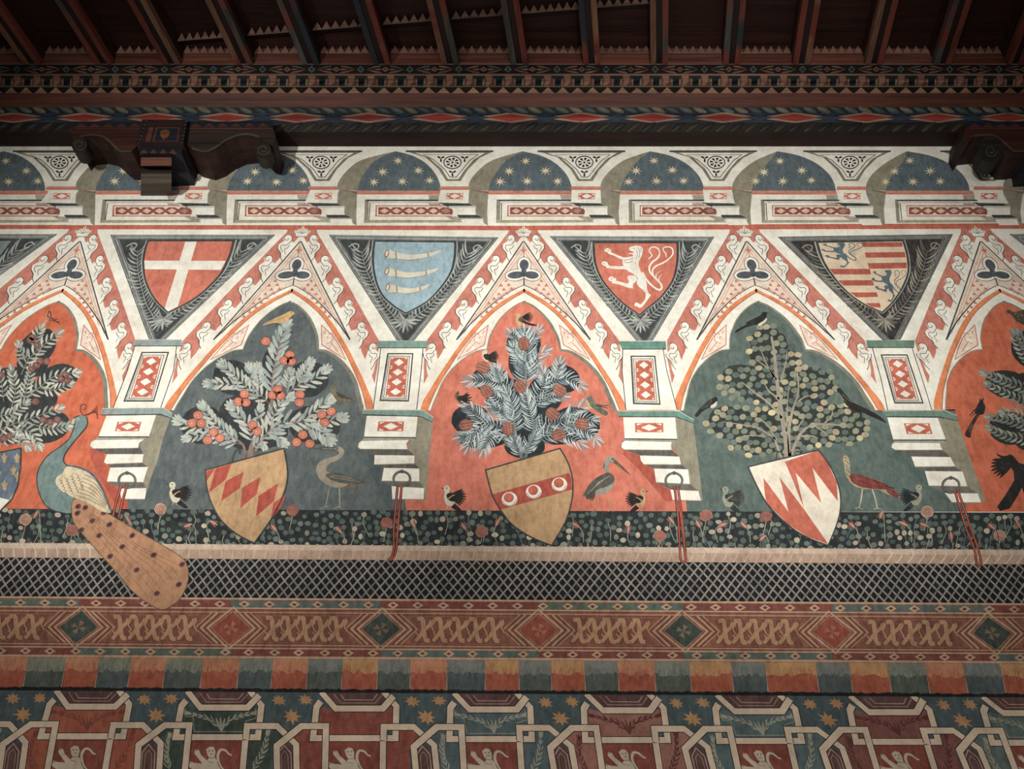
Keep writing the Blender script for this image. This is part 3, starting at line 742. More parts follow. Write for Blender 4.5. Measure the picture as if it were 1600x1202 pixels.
for i, tri in enumerate(TRIS):
    f = tmap(tri); dim = i in (4,)
    lp = [LEAFP, LEAFD] if not dim else [paint((150, 142, 122), .2), paint((100, 98, 88), .2)]
    bg = SPD if not dim else paint((56, 52, 50), .2)
    th = thing('leafy_spandrel', 'dark painted triangular spandrel of pale leaf scrolls %s' % sn_[i], 'spandrel', sum([W(*p) for p in tri], Vector()) / 3, ARTG)
    pn = Pen(surf=f, lay=2)
    pn.poly([(859, 369), (1116, 370), (1020, 532.5), (994, 532.5)], bg, 0); pn.build('dark_ground', th)
    pn = Pen(surf=f, lay=4)
    for ins, wd, mt in ((1.6, .9, LEAFP), (3.6, 1.1, LEAFD), (5.6, 1.5, LEAFP), (8, 1, LEAFD)):
        a = ins / 9.0
        pn.line([(859 + ins * 1.9, 369 + ins * .8), (1116 - ins * 1.8, 370 + ins * .8)], wd, mt if not dim else LEAFD)
        pn.line([(859 + ins * 1.9, 369 + ins * .8), (994 + ins * 1.2, 532)], wd, mt if not dim else LEAFD)
        pn.line([(1116 - ins * 1.8, 370 + ins * .8), (1020 - ins * 1.1, 532)], wd, mt if not dim else LEAFD)
    pn.build('border_line', th)
    for nm, path in (('leaf_scroll', [(800, 850), (730, 780), (650, 700), (570, 590), (510, 500), (475, 430), (455, 375)]), ('leaf_scroll', [(800, 850), (860, 780), (940, 700), (1010, 600), (1060, 500), (1086, 430), (1102, 378)])):
        pn = Pen(800, 300, .25, surf=f, lay=4)
        left = path[3][0] < 800
        pn.spray(path, 23, 62, 11, lp, 0, spread=86, stem=lp[0], stemw=4, tip=False, bend=.42, grow=(.62, 1.55), start=.03)
        if left: pn.line([(370, 350), (400, 330), (430, 340), (420, 370), (395, 365)], 7, lp[0], 2, smooth=3)
        else: pn.line([(1180, 350), (1150, 330), (1125, 345), (1140, 370), (1160, 362)], 7, lp[0], 2, smooth=3)
        pn.build(nm, th)
    pn = Pen(800, 300, .25, surf=f, lay=5)
    for a in range(-6, 7):
        pn.leaf(803, 800, 90 + a * 20, 85 - abs(a) * 3, 13, R.choice(lp), 0, a * .05)
    pn.build('palmette', th)
    # deep edge behind the shield
# ------------------------------------------------------------------ upper shields
def shield(name, label, outline, field, marks, org, lay=8, rim=DARK, rimw=5, smooth_from=None, group='shields of the fresco'):
    """outline in crop units; marks: list of (part name, function(pen))"""
    x0, y0, k = org
    cx = sum(p[0] for p in outline) / len(outline); cy = sum(p[1] for p in outline) / len(outline)
    th = thing('painted_shield', label, 'shield', P(x0 + cx * k, y0 + cy * k), group)
    pn = Pen(x0, y0, k, lay=lay); pn.poly(outline, field)
    pn.build('field', th)
    pn = Pen(x0, y0, k, lay=lay + 7); pn.line(outline, rimw, rim, 0, closed=True); pn.build('rim', th)
    if lay < 12:
        big = [(cx + (x - cx) * 1.075, cy + (y - cy) * 1.05 + (4 if y < cy - 60 else 0)) for x, y in outline]
        pn = Pen(x0, y0, k, lay=6.5); pn.poly(big, LEAFP); big2 = [(cx + (x - cx) * 1.05, cy + (y - cy) * 1.035) for x, y in outline]; pn.poly(big2, SPD, 1); pn.build('pale_edge', th)
    for nm, fn in marks:
        pn = Pen(x0, y0, k, lay=lay + 2); fn(pn); pn.build(nm, th)
    return th
def outl(corner, curves):
    q = list(corner)
    for c in curves: q += cr(c, 4)[1:]
    return q
Uo = lambda i: (400 * i, 300, .25); Vo = lambda i: (400 * i, 600, .25); Lo = lambda i: (400 * i, 900, .25)
o1 = outl([(928, 308), (1455, 308)], [[(1455, 308), (1430, 400), (1370, 520), (1250, 640), (1130, 715), (1050, 752)], [(1050, 752), (970, 670), (915, 560), (900, 460), (905, 390), (928, 308)]])[:-1]
def m_cross(p):
    p.poly([(1158, 312), (1230, 312), (1175, 500), (1112, 716), (1048, 750), (1030, 728), (1095, 520)], CREAM, 0)
    p.poly([(902, 430), (1412, 432), (1380, 488), (905, 484)], CREAM, .3)
shield('s', 'red shield with a white cross in the leafy spandrel at upper left', o1, RED, [('cross', m_cross)], Uo(0))
o2 = outl([(745, 310), (1240, 315)], [[(1240, 315), (1238, 400), (1215, 500), (1150, 600), (1060, 690), (937, 758)], [(937, 758), (860, 710), (790, 640), (750, 540), (735, 420), (745, 310)]])[:-1]
HN = paint((214, 206, 176), .3); HNB = paint((150, 120, 96))
def horn(p, y, L, x=800):
    p.poly([(x + 15, y - 25), (x + 60, y - 12), (x + 150, y + 8), (x + L * .75, y + 0), (x + L, y - 20), (x + L - 4, y - 8), (x + L * .78, y + 25), (x + L * .5, y + 38), (x + 120, y + 40), (x + 60, y + 32), (x + 10, y + 22)], HN, 0, smooth=2)
    p.disc(x + 18, y, 15, 27, HNB, 1, 10, 15); p.disc(x + 18, y, 8, 20, HN, 2, 8, 15)
    p.line([(x + 72, y - 14), (x + 78, y + 36)], 7, HNB, 1); p.line([(x + L * .78, y - 4), (x + L * .8, y + 22)], 7, HNB, 1)
    p.line([(x + 60, y + 33), (x + 150, y + 42), (x + L * .6, y + 37), (x + L * .8, y + 22)], 3, HNB, 1, smooth=2)
shield('s', 'blue shield with three pale hunting horns in the leafy spandrel', o2, BLUE, [('horn', lambda p: horn(p, 385, 350)), ('horn', lambda p: horn(p, 497, 335)), ('horn', lambda p: horn(p, 597, 280, 805))], Uo(1))
o3 = outl([(515, 320), (1030, 320)], [[(1030, 320), (1028, 440), (1000, 555), (930, 655), (860, 715), (798, 768)], [(798, 768), (700, 700), (620, 620), (555, 530), (522, 430), (515, 320)]])[:-1]
def lion(p, B, ox=0, oy=0, s=1.0, ink=None, sy=1.0, tail=True):
    t = lambda pts: [(ox + x * s, oy + y * s * sy) for x, y in pts]
    # one closed body outline: head, forepaws, hind leg
    body = [(725, 190), (745, 160), (790, 148), (850, 142), (905, 148), (935, 175), (948, 215), (940, 255), (925, 300), (900, 350), (880, 400), (880, 450), (905, 530), (945, 600), (985, 665), (1005, 740), (1010, 820), (1030, 880), (1068, 915),
            (1045, 950), (1010, 1000), (975, 1050), (935, 1100), (890, 1118), (850, 1090), (815, 1085), (812, 1055), (830, 1030), (870, 1035), (900, 1060), (935, 1040), (975, 985), (990, 930), (985, 880), (940, 830), (880, 780), (848, 735),
            (860, 700), (835, 712), (800, 725), (785, 760), (795, 808), (745, 805), (700, 795), (640, 770), (560, 745), (510, 735), (465, 728), (455, 700), (415, 690), (405, 655), (430, 625), (470, 625), (500, 650), (525, 645), (525, 690), (590, 705), (680, 730), (712, 735), (730, 700),
            (705, 660), (705, 620), (750, 605), (830, 610), (790, 580), (720, 545), (690, 515), (600, 510), (480, 505), (375, 490), (365, 460), (330, 455), (300, 430), (305, 395), (345, 385), (390, 400), (405, 440), (440, 460), (560, 465), (640, 460), (630, 420), (625, 360),
            (580, 345), (510, 305), (400, 265), (385, 240), (345, 235), (345, 200), (385, 180), (430, 190), (450, 225), (445, 245), (540, 285), (640, 325), (700, 325), (770, 310), (800, 285), (770, 275), (720, 272), (720, 260), (800, 252), (800, 238), (745, 220)]
    p.poly(t(body), B, 0)
    if tail:
        p.line(t([(940, 560), (1000, 670), (1080, 760), (1170, 825), (1225, 825), (1240, 780), (1210, 720), (1130, 640), (1060, 560), (1045, 480), (1090, 400), (1170, 340), (1205, 270), (1190, 200), (1130, 165), (1070, 175), (1045, 220), (1075, 270), (1085, 300), (1030, 350)]), 24 * s, B, .5, smooth=4, taper=(1.2, 1.1, .7))
        p.line(t([(1110, 610), (1095, 530), (1150, 460), (1260, 410), (1360, 340), (1415, 260), (1400, 185), (1330, 160), (1270, 175), (1262, 215), (1300, 260), (1310, 320)]), 20 * s, B, .5, smooth=4, taper=(1.2, 1, .7))
        p.line(t([(1150, 640), (1160, 580), (1240, 525)]), 16 * s, B, .5, smooth=3, taper=(1, .2)); p.line(t([(1190, 700), (1200, 640), (1245, 590)]), 16 * s, B, .5, smooth=3, taper=(1, .2))
    if ink:
        for q in ([(790, 190), (820, 185)], [(640, 370), (720, 360), (800, 330)], [(860, 170), (900, 230), (880, 330)], [(910, 180), (930, 240)], [(840, 200), (860, 280), (830, 360)], [(650, 400), (720, 410), (790, 380)], [(820, 400), (840, 440)], [(830, 610), (865, 660), (830, 710)], [(350, 215), (370, 205)], [(400, 200), (415, 225)], [(320, 425), (350, 420)], [(430, 660), (470, 665)]):
            p.line(t(q), 7 * s, ink, 1, smooth=2)
INK = paint((120, 92, 74))
shield('s', 'red shield with a white rampant lion in the leafy spandrel', o3, RED, [('lion', lambda p: (p.at(910, 370, .1), lion(p, CREAM, ink=INK)))], Uo(2), lay=8)
o4 = outl([(312, 318), (840, 308)], [[(840, 308), (866, 400), (872, 500), (835, 600), (775, 690), (712, 752)], [(712, 752), (590, 695), (480, 610), (390, 500), (340, 410), (312, 318)]])[:-1]
BLN = paint((84, 108, 116), .2); S4T = paint((224, 194, 154)); S4R = paint((196, 84, 62))
def m_bars(p):
    p.at(1270, 370, .1)
    for q in ([(760, 92), (1390, 88), (1402, 158), (785, 162)], [(808, 248), (1432, 242), (1450, 325), (830, 330)], [(855, 415), (1465, 405), (1470, 495), (880, 502)],
              [(262, 505), (890, 505), (910, 592), (325, 590)], [(390, 685), (935, 680), (960, 765), (478, 765)], [(575, 872), (1000, 872), (1020, 942), (690, 950)], [(820, 1042), (1045, 1038), (1062, 1108), (930, 1104)]):
        p.poly(q, S4R)
shield('s', 'quartered shield of red bars and small blue lions in the leafy spandrel at upper right', o4, S4T,
       [('red_bars', m_bars), ('lion', lambda p: (p.at(1265.6, 373.8, .058), lion(p, BLN, sy=.69))), ('lion', lambda p: (p.at(1347.6, 414.6, .048), lion(p, BLN, sy=1.08)))], Uo(3))

for tri, colr, lb in ((TRIS[0], raw((128, 140, 138), .3), 'grey-blue shield almost wholly cut off by the left edge'), (TRIS[5], raw((104, 120, 104), .3), 'dull green shield cut off by the right edge')):
    f_ = tmap(tri); th = thing('painted_shield', lb, 'shield', f_(990, 430), 'shields of the fresco')
    pn = Pen(*Uo(2), surf=f_, lay=8); pn.poly(o3, colr); pn.line(o3, 5, DARK, 6, closed=True); pn.build('field', th)
# ------------------------------------------------------------------ painted pilasters with stepped corbels
def Vx(i): return (400 * i, 600, .25)
PILS = [
 dict(i=0, lab='first painted pilaster, between the peacock and the orange tree', top=[(212, 531), (284, 531), (285, 541), (208, 541)], sh=[(211, 541), (276, 541), (271, 580), (251, 637.5), (177, 637.5), (199, 580)],
      fr=[(222, 551), (263, 551), (240, 627), (194, 627)], ab=[(640, 155), (1020, 150), (1078, 185), (1068, 216), (1010, 190), (630, 195)], b1=[(665, 200), (975, 195), (930, 332), (615, 332)], lz=[(735, 238), (885, 238), (868, 296), (717, 297)],
      to=[(590, 350), (905, 345), (870, 372), (866, 402), (585, 406), (562, 390), (568, 365)], s3=[(668, 440), (897, 440), (890, 494), (672, 503), (650, 490)], s4=[(690, 524), (925, 520), (895, 617), (668, 613)], s5=[(745, 655), (915, 652), (905, 722), (760, 722)],
      ol=[(975, 195), (1065, 215), (1020, 340), (985, 480), (940, 600), (905, 722), (905, 652), (895, 617), (925, 520), (890, 494), (897, 440), (870, 380), (905, 345), (930, 332)], sd=[(560, 405), (650, 410), (650, 500), (668, 520), (668, 615), (740, 655), (800, 725), (800, 790), (740, 790), (600, 540), (560, 440)], ring=(795, 605), c=paint((142, 158, 152))),
 dict(i=1, lab='second painted pilaster, between the orange tree and the pine', top=[(592, 533), (669, 533), (667, 544), (590, 544)], sh=[(595, 544), (661, 544), (658, 580), (651, 640), (583, 640), (591, 580)],
      fr=[(606, 553), (645, 553), (638, 627), (594, 626)], ab=[(665, 163), (1045, 165), (1110, 212), (1102, 240), (1030, 205), (665, 192)], b1=[(692, 200), (1010, 205), (997, 337), (675, 334)], lz=[(765, 235), (925, 237), (920, 297), (758, 296)],
      to=[(660, 355), (960, 350), (940, 375), (950, 410), (650, 408), (636, 395), (642, 370)], s3=[(742, 446), (990, 448), (990, 500), (738, 506)], s4=[(800, 526), (1020, 530), (1020, 612), (785, 608)], s5=[(848, 640), (1050, 652), (1047, 724), (852, 722)],
      ol=[(1010, 205), (1105, 240), (1095, 360), (1082, 480), (1062, 722), (1047, 724), (1050, 652), (1020, 612), (1020, 530), (990, 500), (990, 448), (950, 400), (960, 350), (997, 337)], sd=[(690, 412), (738, 420), (738, 506), (785, 530), (785, 608), (850, 650), (855, 735), (800, 735), (720, 560)], ring=(912, 595), c=paint((120, 156, 140))),
 dict(i=2, lab='third painted pilaster, between the pine and the round-leaved tree', top=[(966, 533.5), (1040, 533.5), (1041, 546), (972, 546)], sh=[(973, 546), (1036, 546), (1042, 580), (1058, 641), (978, 641), (972, 580)],
      fr=[(986, 557), (1023, 557), (1031, 632), (990, 631)], ab=[(660, 170), (1040, 170), (1135, 225), (1140, 248), (1030, 208), (665, 205)], b1=[(695, 210), (1020, 210), (1032, 348), (705, 344)], lz=[(768, 245), (945, 245), (947, 303), (770, 303)],
      to=[(705, 355), (1000, 362), (995, 385), (1000, 415), (700, 412), (683, 398), (686, 370)], s3=[(798, 448), (1045, 455), (1056, 506), (825, 505), (806, 480)], s4=[(888, 530), (1100, 535), (1112, 628), (900, 618)], s5=[(990, 662), (1165, 670), (1182, 732), (1005, 728)],
      ol=[(1020, 210), (1132, 243), (1160, 450), (1192, 728), (1182, 732), (1165, 670), (1112, 628), (1100, 535), (1056, 506), (1045, 455), (1000, 400), (1000, 362), (1032, 348)], sd=[(700, 415), (800, 450), (825, 508), (890, 530), (900, 620), (990, 662), (1000, 735), (960, 735), (880, 640), (780, 520), (690, 440)], ring=(1012, 605), c=paint((96, 148, 128))),
 dict(i=3, lab='fourth painted pilaster, between the round-leaved tree and the right edge', top=[(1353, 532), (1429, 532), (1428, 543.5), (1355, 543.5)], sh=[(1363, 544), (1425, 544), (1440, 590), (1456, 641), (1387, 641), (1376, 590)],
      fr=[(1377, 555), (1417, 555), (1442, 630), (1398, 630)], ab=[(715, 170), (1100, 165), (1180, 200), (1186, 232), (1070, 207), (740, 205)], b1=[(745, 210), (1060, 213), (1112, 352), (783, 352)], lz=[(848, 247), (1008, 247), (1028, 313), (868, 315)],
      to=[(790, 366), (1075, 369), (1080, 390), (1092, 414), (795, 415), (772, 400), (774, 376)], s3=[(895, 455), (1140, 458), (1170, 518), (920, 520)], s4=[(980, 546), (1215, 548), (1246, 643), (1005, 638)], s5=[(1105, 683), (1310, 685), (1332, 744), (1150, 742)],
      ol=[(1060, 213), (1183, 222), (1250, 430), (1360, 722), (1332, 744), (1310, 685), (1246, 643), (1215, 548), (1170, 518), (1140, 458), (1092, 414), (1075, 369), (1112, 352)], sd=[(790, 416), (895, 450), (920, 524), (985, 550), (1005, 640), (1105, 683), (1150, 745), (1110, 730), (1000, 660), (880, 540), (780, 440)], ring=(1142, 635), c=paint((104, 138, 116)))]
FSH = [raw((178, 92, 76), .25), raw((84, 94, 96), .2), raw((178, 92, 76), .25), raw((86, 102, 96), .2)]
def cv(i, pts): return [(400 * i + x / 4, 600 + y / 4) for x, y in pts]
for n_, p in enumerate(PILS):
    i = p['i']; k = .25
    cx = sum(q[0] for q in p['sh']) / 6; th = thing('painted_pilaster', p['lab'], 'pilaster', W(cx, 700), ARTG)
    pn = Pen(lay=5); pn.poly(cv(i, p['ol']), OLIVE); pn.build('shaded_side', th)
    pn = Pen(lay=4); pn.poly(cv(i, p['sd']), FSH[n_], smooth=1); pn.build('shadow_patch', th)
    pn = Pen(lay=6); pn.poly(p['sh'], CREAM); pn.line([p['sh'][0], p['sh'][5], p['sh'][4]], 1.3, DARK, 1); pn.line([p['sh'][1], p['sh'][2], p['sh'][3]], 1.2, DARK, 1); pn.build('shaft', th)
    fr = p['fr']; c0 = (sum(q[0] for q in fr) / 4, sum(q[1] for q in fr) / 4)
    ins = lambda a: [(c0[0] + (x - c0[0]) * (1 - a), c0[1] + (y - c0[1]) * (1 - a * .55)) for x, y in fr]
    pn = Pen(lay=8); pn.line(fr, 1.8, BLACK, 0, closed=True); pn.line([ins(.09)[0], ins(.09)[3], ins(.09)[2]], 1.6, GREYB, 1); pn.line(ins(.2), 1.0, DARK, 1, closed=True); pn.build('frame_line', th)
    a = ins(.3); pn = Pen(lay=8); pn.poly(a, RED2); pn.build('red_panel', th)
    nz = 4
    for q in range(nz):
        t0, t1 = q / nz, (q + 1) / nz; tm = (t0 + t1) / 2
        pt = lambda s_, t: (a[0][0] * (1 - s_) * (1 - t) + a[1][0] * s_ * (1 - t) + a[3][0] * (1 - s_) * t + a[2][0] * s_ * t, a[0][1] * (1 - t) + a[3][1] * t)
        pn = Pen(lay=10); pn.poly([pt(.22, tm), pt(.5, t0 + .035), pt(.78, tm), pt(.5, t1 - .035)], CREAM)
        for s_ in (.06, .94): pn.poly([pt(s_, t0 + .01), pt(s_ + (.15 if s_ < .5 else -.15), t0 + .01), pt(s_, t0 + .055)], CREAM); pn.poly([pt(s_, t1 - .01), pt(s_ + (.15 if s_ < .5 else -.15), t1 - .01), pt(s_, t1 - .055)], CREAM)
        pn.build('lozenge', th)
    pn = Pen(lay=9); pn.poly(p['top'], p['c']); pn.line([p['top'][3], p['top'][2]], 1.2, DARK, 1); pn.build('capital', th)
    pn = Pen(lay=9); pn.poly(cv(i, p['ab']), p['c']); pn.line(cv(i, p['ab'])[3:], 1.2, DARK, 1); pn.line(cv(i, [p['ab'][0], p['ab'][1], p['ab'][2]]), .9, GREYW, 1); pn.build('abacus', th)
    pn = Pen(lay=7); pn.poly(cv(i, p['b1']), CREAM); pn.line(cv(i, p['b1'])[2:], 1.8, DARK, 1)
    lz = cv(i, p['lz']); pn.poly(lz, RED2, 1)
    mid = lambda u, v: (u[0] + v[0]) / 2; mx_ = (sum(q[0] for q in lz) / 4, sum(q[1] for q in lz) / 4)
    m = [((lz[j][0] + lz[(j + 1) % 4][0]) / 2, (lz[j][1] + lz[(j + 1) % 4][1]) / 2) for j in range(4)]
    sc1 = lambda q, s_: (mx_[0] + (q[0] - mx_[0]) * s_, mx_[1] + (q[1] - mx_[1]) * s_)
    pn.poly([sc1(m[0], .72), sc1(m[1], .58), sc1(m[2], .72), sc1(m[3], .58)], CREAM, 2)
    for j in range(4):
        c = sc1(lz[j], .86); e = sc1(((lz[j][0] * 3.4 + lz[(j + 1) % 4][0]) / 4.4, (lz[j][1] * 3.4 + lz[(j + 1) % 4][1]) / 4.4), .86); g = sc1(((lz[j][0] * 3.4 + lz[j - 1][0]) / 4.4, (lz[j][1] * 3.4 + lz[j - 1][1]) / 4.4), .86)
        pn.poly([c, e, g], CREAM, 2)
    pn.build('block', th)
    b1, to, s3, s4, s5 = (cv(i, p[z]) for z in ('b1', 'to', 's3', 's4', 's5'))
    pn = Pen(lay=6)
    pn.poly([b1[3], b1[2], to[1], to[0]], GREYB)
    pn.poly([to[4], to[3], s3[1], s3[0]], paint((96, 92, 84))); pn.poly([s3[3], s3[2], s4[1], s4[0]], paint((96, 92, 84))); pn.poly([s4[3], s4[2], s5[1], (s5[0][0] + 2, s5[0][1])], paint((110, 104, 94)))
    pn.build('dark_gap', th)
    for nm, s_ in (('torus', to), ('slab', s3), ('slab', s4), ('slab', s5)):
        pn = Pen(lay=7); pn.poly(s_, CREAM); pn.line(s_ + [s_[0]] if nm == 'torus' else [s_[3], s_[2]], 1.0 if nm == 'torus' else 1.4, OLIVE, 1)
        pn.build(nm, th)
# iron rings and red cords
IRON = paint((84, 88, 84), .2); CORD = paint((170, 62, 52), .2); CORDD = paint((96, 34, 34), .1)
cords = [[(760, 632), (722, 760), (708, 830)], [(885, 640), (862, 900), (862, 1020), (850, 1080), (830, 1105)], [(1015, 640), (1040, 860), (1050, 1060), (1060, 1112), (1085, 1105), (1080, 1050), (1050, 800)], [(1165, 665), (1235, 900), (1290, 1040), (1300, 1110), (1312, 1140)]]
cordR = [[(795, 632), (760, 760), (742, 840)], [(910, 640), (890, 870), (880, 1010), (865, 1075), (838, 1105)], [(1035, 640), (1065, 860), (1082, 1050)], [(1185, 665), (1265, 900), (1310, 1030), (1330, 1120), (1312, 1140)]]
wh = ['beside the peacock', 'between the heron and the red bay', 'beside the crane and the red bay corner', 'at the foot of the rightmost pilaster']
for n_, p in enumerate(PILS):
    i = p['i']; rx, ry = p['ring']
    pn = Pen(*Vx(i), lay=22); pn.ring(rx, ry, 52, 46, 15, IRON, 0, 24); pn.ring(rx + 2, ry - 2, 52, 46, 4, paint((128, 130, 118)), 1, 24); pn.disc(rx, ry - 46, 14, 12, IRON, 1)
    pn.line([(rx - 40, ry + 38), (rx + 40, ry + 38)], 4, DARK, .5)
    pn.build('painted_ring', label='dark painted iron ring %s' % wh[n_], cat='ring', group='iron rings on the painted pilasters')
    th = thing('red_cord', 'doubled red cord hanging from the painted ring %s' % wh[n_], 'cord', W(400 * i + rx / 4, 600 + (ry + 40) / 4), 'red cords hanging from the rings')
    for c in (cords[n_], cordR[n_]):
        pn = Pen(*Vx(i), lay=24); pn.line(c, 16, CORDD, 0, smooth=4); pn.line(c, 9, CORD, 1, smooth=4); pn.line(c, 2, ORANGE, 2, smooth=4); pn.build('strand', th)
# ------------------------------------------------------------------ the flowering meadow
th = thing('flower_meadow', 'dark painted strip of meadow dotted with pale round leaves and flowers', 'meadow', P(800, 825))
pn = Pen(surf=WB, lay=4); pn.poly([(-700, 797), (2300, 790), (2300, 852), (-700, 852)], paint((44, 50, 50), .15), 0)
pn.build('dark_ground', th)
MEC = [paint((124, 132, 110), .2), paint((160, 158, 128), .2), paint((98, 114, 102), .2), paint((78, 98, 90), .2), paint((192, 182, 146), .2), paint((104, 122, 118), .2), paint((182, 162, 138), .2), paint((86, 106, 94), .2)]
pn = Pen(surf=WB, lay=5); pn2 = Pen(surf=WB, lay=6)
pts = []
for q in range(6600):
    x, y = R.uniform(-250, 1850), R.uniform(796, 848)
    if all((x - a) ** 2 + (y - b) ** 2 > 78 for a, b in pts):
        pts.append((x, y))
for x, y in pts:
    up = y < 812
    m = R.choice(MEC[2:4] + MEC[3:4] + MEC[7:]) if R.random() < .6 else R.choice(MEC)
    pn.disc(x, y, R.uniform(3.6, 5.4), R.uniform(3.3, 4.8), m, 0 if m in MEC[2:4] else 1, 9, rough=.08)
    if R.random() < .22:
        pn2.line([(x, y + 4), (x + R.uniform(-4, 4), y + 14), (x + R.uniform(-9, 9), min(850, y + 32))], 1.1, MEC[5] if R.random() < .5 else MEC[1], 0, smooth=3)
    if R.random() < .16:
        pn2.line([(x, y + 2), (x + R.uniform(-2, 2), y + 3)], .8, DARK, 1)
pn.build('round_leaves', th, kind='stuff'); pn2.build('stems', th, kind='stuff')
RO = [paint((176, 108, 90), .3), paint((198, 150, 120), .3), paint((150, 80, 64), .3)]
for x, y, c in ((251, 796, 1), (112, 829, 0), (457, 798, 2), (604, 817, 2), (753, 831, 0), (1031, 838, 0), (1103, 806, 0), (1197, 807, 2), (1449, 800, 1), (1562, 837, 1), (40, 812, 1)):
    pn = Pen(lay=9)
    y2 = y
    pn.disc(x, y2, 10, 9, RO[c], 0, 14, rough=.1)
    for rr in (7.6, 5, 2.4): pn.ring(x, y2, rr, rr * .85, 1, RO[2] if c < 2 else RO[0], 1, 11)
    pn.line([(x, y2 + 9), (x - 2, y2 + 18), (x - 5, min(849, y2 + 30))], 1.2, MEC[1], -.5); pn.build('rose', th)
for x, y, a in ((55, 806, -60), (200, 812, 60), (292, 822, -20), (335, 818, -150), (427, 824, 50), (529, 828, 45), (645, 818, 62), (724, 822, 58), (778, 815, 115), (899, 820, 35), (982, 826, 95), (1048, 812, 50), (1090, 818, 60), (1130, 820, 160), (1161, 820, 45), (1190, 842, -40), (1330, 820, 40), (1376, 806, -70), (1411, 818, 30), (1442, 820, 20), (1486, 836, 80), (1548, 822, 40), (1590, 818, 60)):
    pn = Pen(lay=9); c, s_ = math.cos(math.radians(a)), math.sin(math.radians(a))
    pn.line([(x + 8 * c, y + 8 * s_), (x + 14 * c, y + 8 * s_ + 8), (x + 12 * c + 3, 848)], 1.1, MEC[1], 0, smooth=3)
    for da, mt in ((18, RO[2]), (-18, RO[2]), (0, RO[1])): pn.leaf(x + 9 * c, y + 9 * s_, a + 180 + da, 15, 3.2, mt, 1 + (da == 0) * .5)
    pn.build('bud', th)
# ------------------------------------------------------------------ lower (large) shields
s0 = [(-60, 430), (0, 430), (132, 404), (130, 520), (112, 640), (74, 722), (0, 800), (-90, 800)]
FL = paint((196, 160, 104), .3)
def fleur(p, x, y, s):
    p.leaf(x, y + 8 * s, -90, 40 * s, 14 * s, FL); p.leaf(x, y + 5 * s, -150, 26 * s, 9 * s, FL, 0, .5); p.leaf(x, y + 5 * s, -30, 26 * s, 9 * s, FL, 0, -.5)
    p.poly([(x - 10 * s, y + 4 * s), (x + 10 * s, y + 4 * s), (x + 10 * s, y + 8 * s), (x - 10 * s, y + 8 * s)], FL, .5); p.leaf(x, y + 6 * s, 90, 20 * s, 10 * s, FL); p.leaf(x, y + 6 * s, 125, 18 * s, 6 * s, FL); p.leaf(x, y + 6 * s, 55, 18 * s, 6 * s, FL)
S0B = paint((98, 116, 134), .3)
shield('s', 'blue shield strewn with gold lilies, cut by the left edge', s0, CREAM, [('blue_field', lambda p: p.poly([(-58, 432), (0, 432), (130, 406), (128, 520), (110, 640), (60, 728), (0, 712), (-70, 712)], S0B)),
       ] + [('lily', (lambda x, y: lambda p: (setattr(p, 'lay', p.lay + 2), fleur(p, x, y, 1.15)))(x, y)) for x, y in ((28, 468), (85, 545), (30, 640), (108, 470), (-10, 570), (112, 588))], Vx(0), lay=20, rimw=9)
sA = outl([(1285, 540), (1775, 405)], [[(1775, 405), (1792, 500), (1797, 590), (1770, 700), (1700, 840), (1590, 997)], [(1590, 997), (1480, 940), (1380, 850), (1320, 740), (1292, 640), (1285, 540)]])[:-1]
Z = [(1290, 545), (1345, 530), (1292, 610), (1288, 580)]
lozA = [Z, [(1350, 528), (1446, 503), (1412, 600), (1305, 682)], [(1410, 612), (1524, 550), (1500, 652), (1382, 736)], [(1514, 652), (1626, 583), (1607, 690), (1502, 780)], [(1618, 700), (1737, 625), (1712, 736), (1600, 830)], [(1710, 745), (1786, 692), (1766, 765), (1692, 856)]]
shield('s', 'tan shield crossed by a diagonal of red lozenges, below the orange tree', sA, TAN, [('red_lozenge', (lambda q: lambda p: p.poly(q, SHRED))(q)) for q in lozA], Vx(0), lay=20, rimw=9)
sB = outl([(-165, 540), (300, 405)], [[(300, 405), (350, 495), (378, 600), (375, 720), (335, 860), (248, 1012)], [(248, 1012), (120, 960), (0, 880), (-70, 790), (-125, 690), (-165, 540)]])[:-1]
def cres(x, y):
    def f(p):
        setattr(p, 'lay', p.lay + 2)
        p.disc(x, y, 49, 44, CREAM, 0, 20); p.disc(x - 4, y - 9, 31, 30, SHRED, 1, 18); p.disc(x - 4, y - 13, 25, 24, RED2, 1.4, 16); p.line([(x - 44, y + 5), (x - 20, y + 38), (x + 20, y + 36), (x + 44, y + 5)], 4, paint((150, 142, 120)), 1.6, smooth=3)
    return f
shield('s', 'tan shield with a red band of three white crescents, below the pine', sB, TAN, [('red_band', lambda p: p.poly([(-124, 692), (0, 657), (200, 602), (356, 558), (372, 600), (377, 662), (200, 712), (0, 768), (-78, 790)], SHRED))] + [('crescent', cres(x, y)) for x, y in ((-16, 722), (136, 676), (296, 630))], Vx(2), lay=20, rimw=9)
sC = outl([(-125, 520), (315, 415)], [[(315, 415), (395, 530), (445, 660), (452, 780), (425, 890), (375, 1012)], [(375, 1012), (240, 960), (120, 880), (0, 760), (-70, 640), (-125, 520)]])[:-1]
shield('s', 'white shield with interlocking red darts, below the round-leaved tree', sC, paint((236, 218, 190), .3), [
    ('red_darts', lambda p: p.poly([(105, 488), (315, 417), (365, 480), (430, 620), (435, 735), (277, 527), (332, 747), (172, 556), (226, 785), (160, 620)], RED2)),
    ('red_darts', lambda p: p.poly([(-30, 588), (127, 800), (72, 586), (226, 787), (378, 1006), (240, 955), (120, 875), (0, 755), (-12, 740), (-22, 680)], RED2))], Vx(3), lay=20, rimw=9)
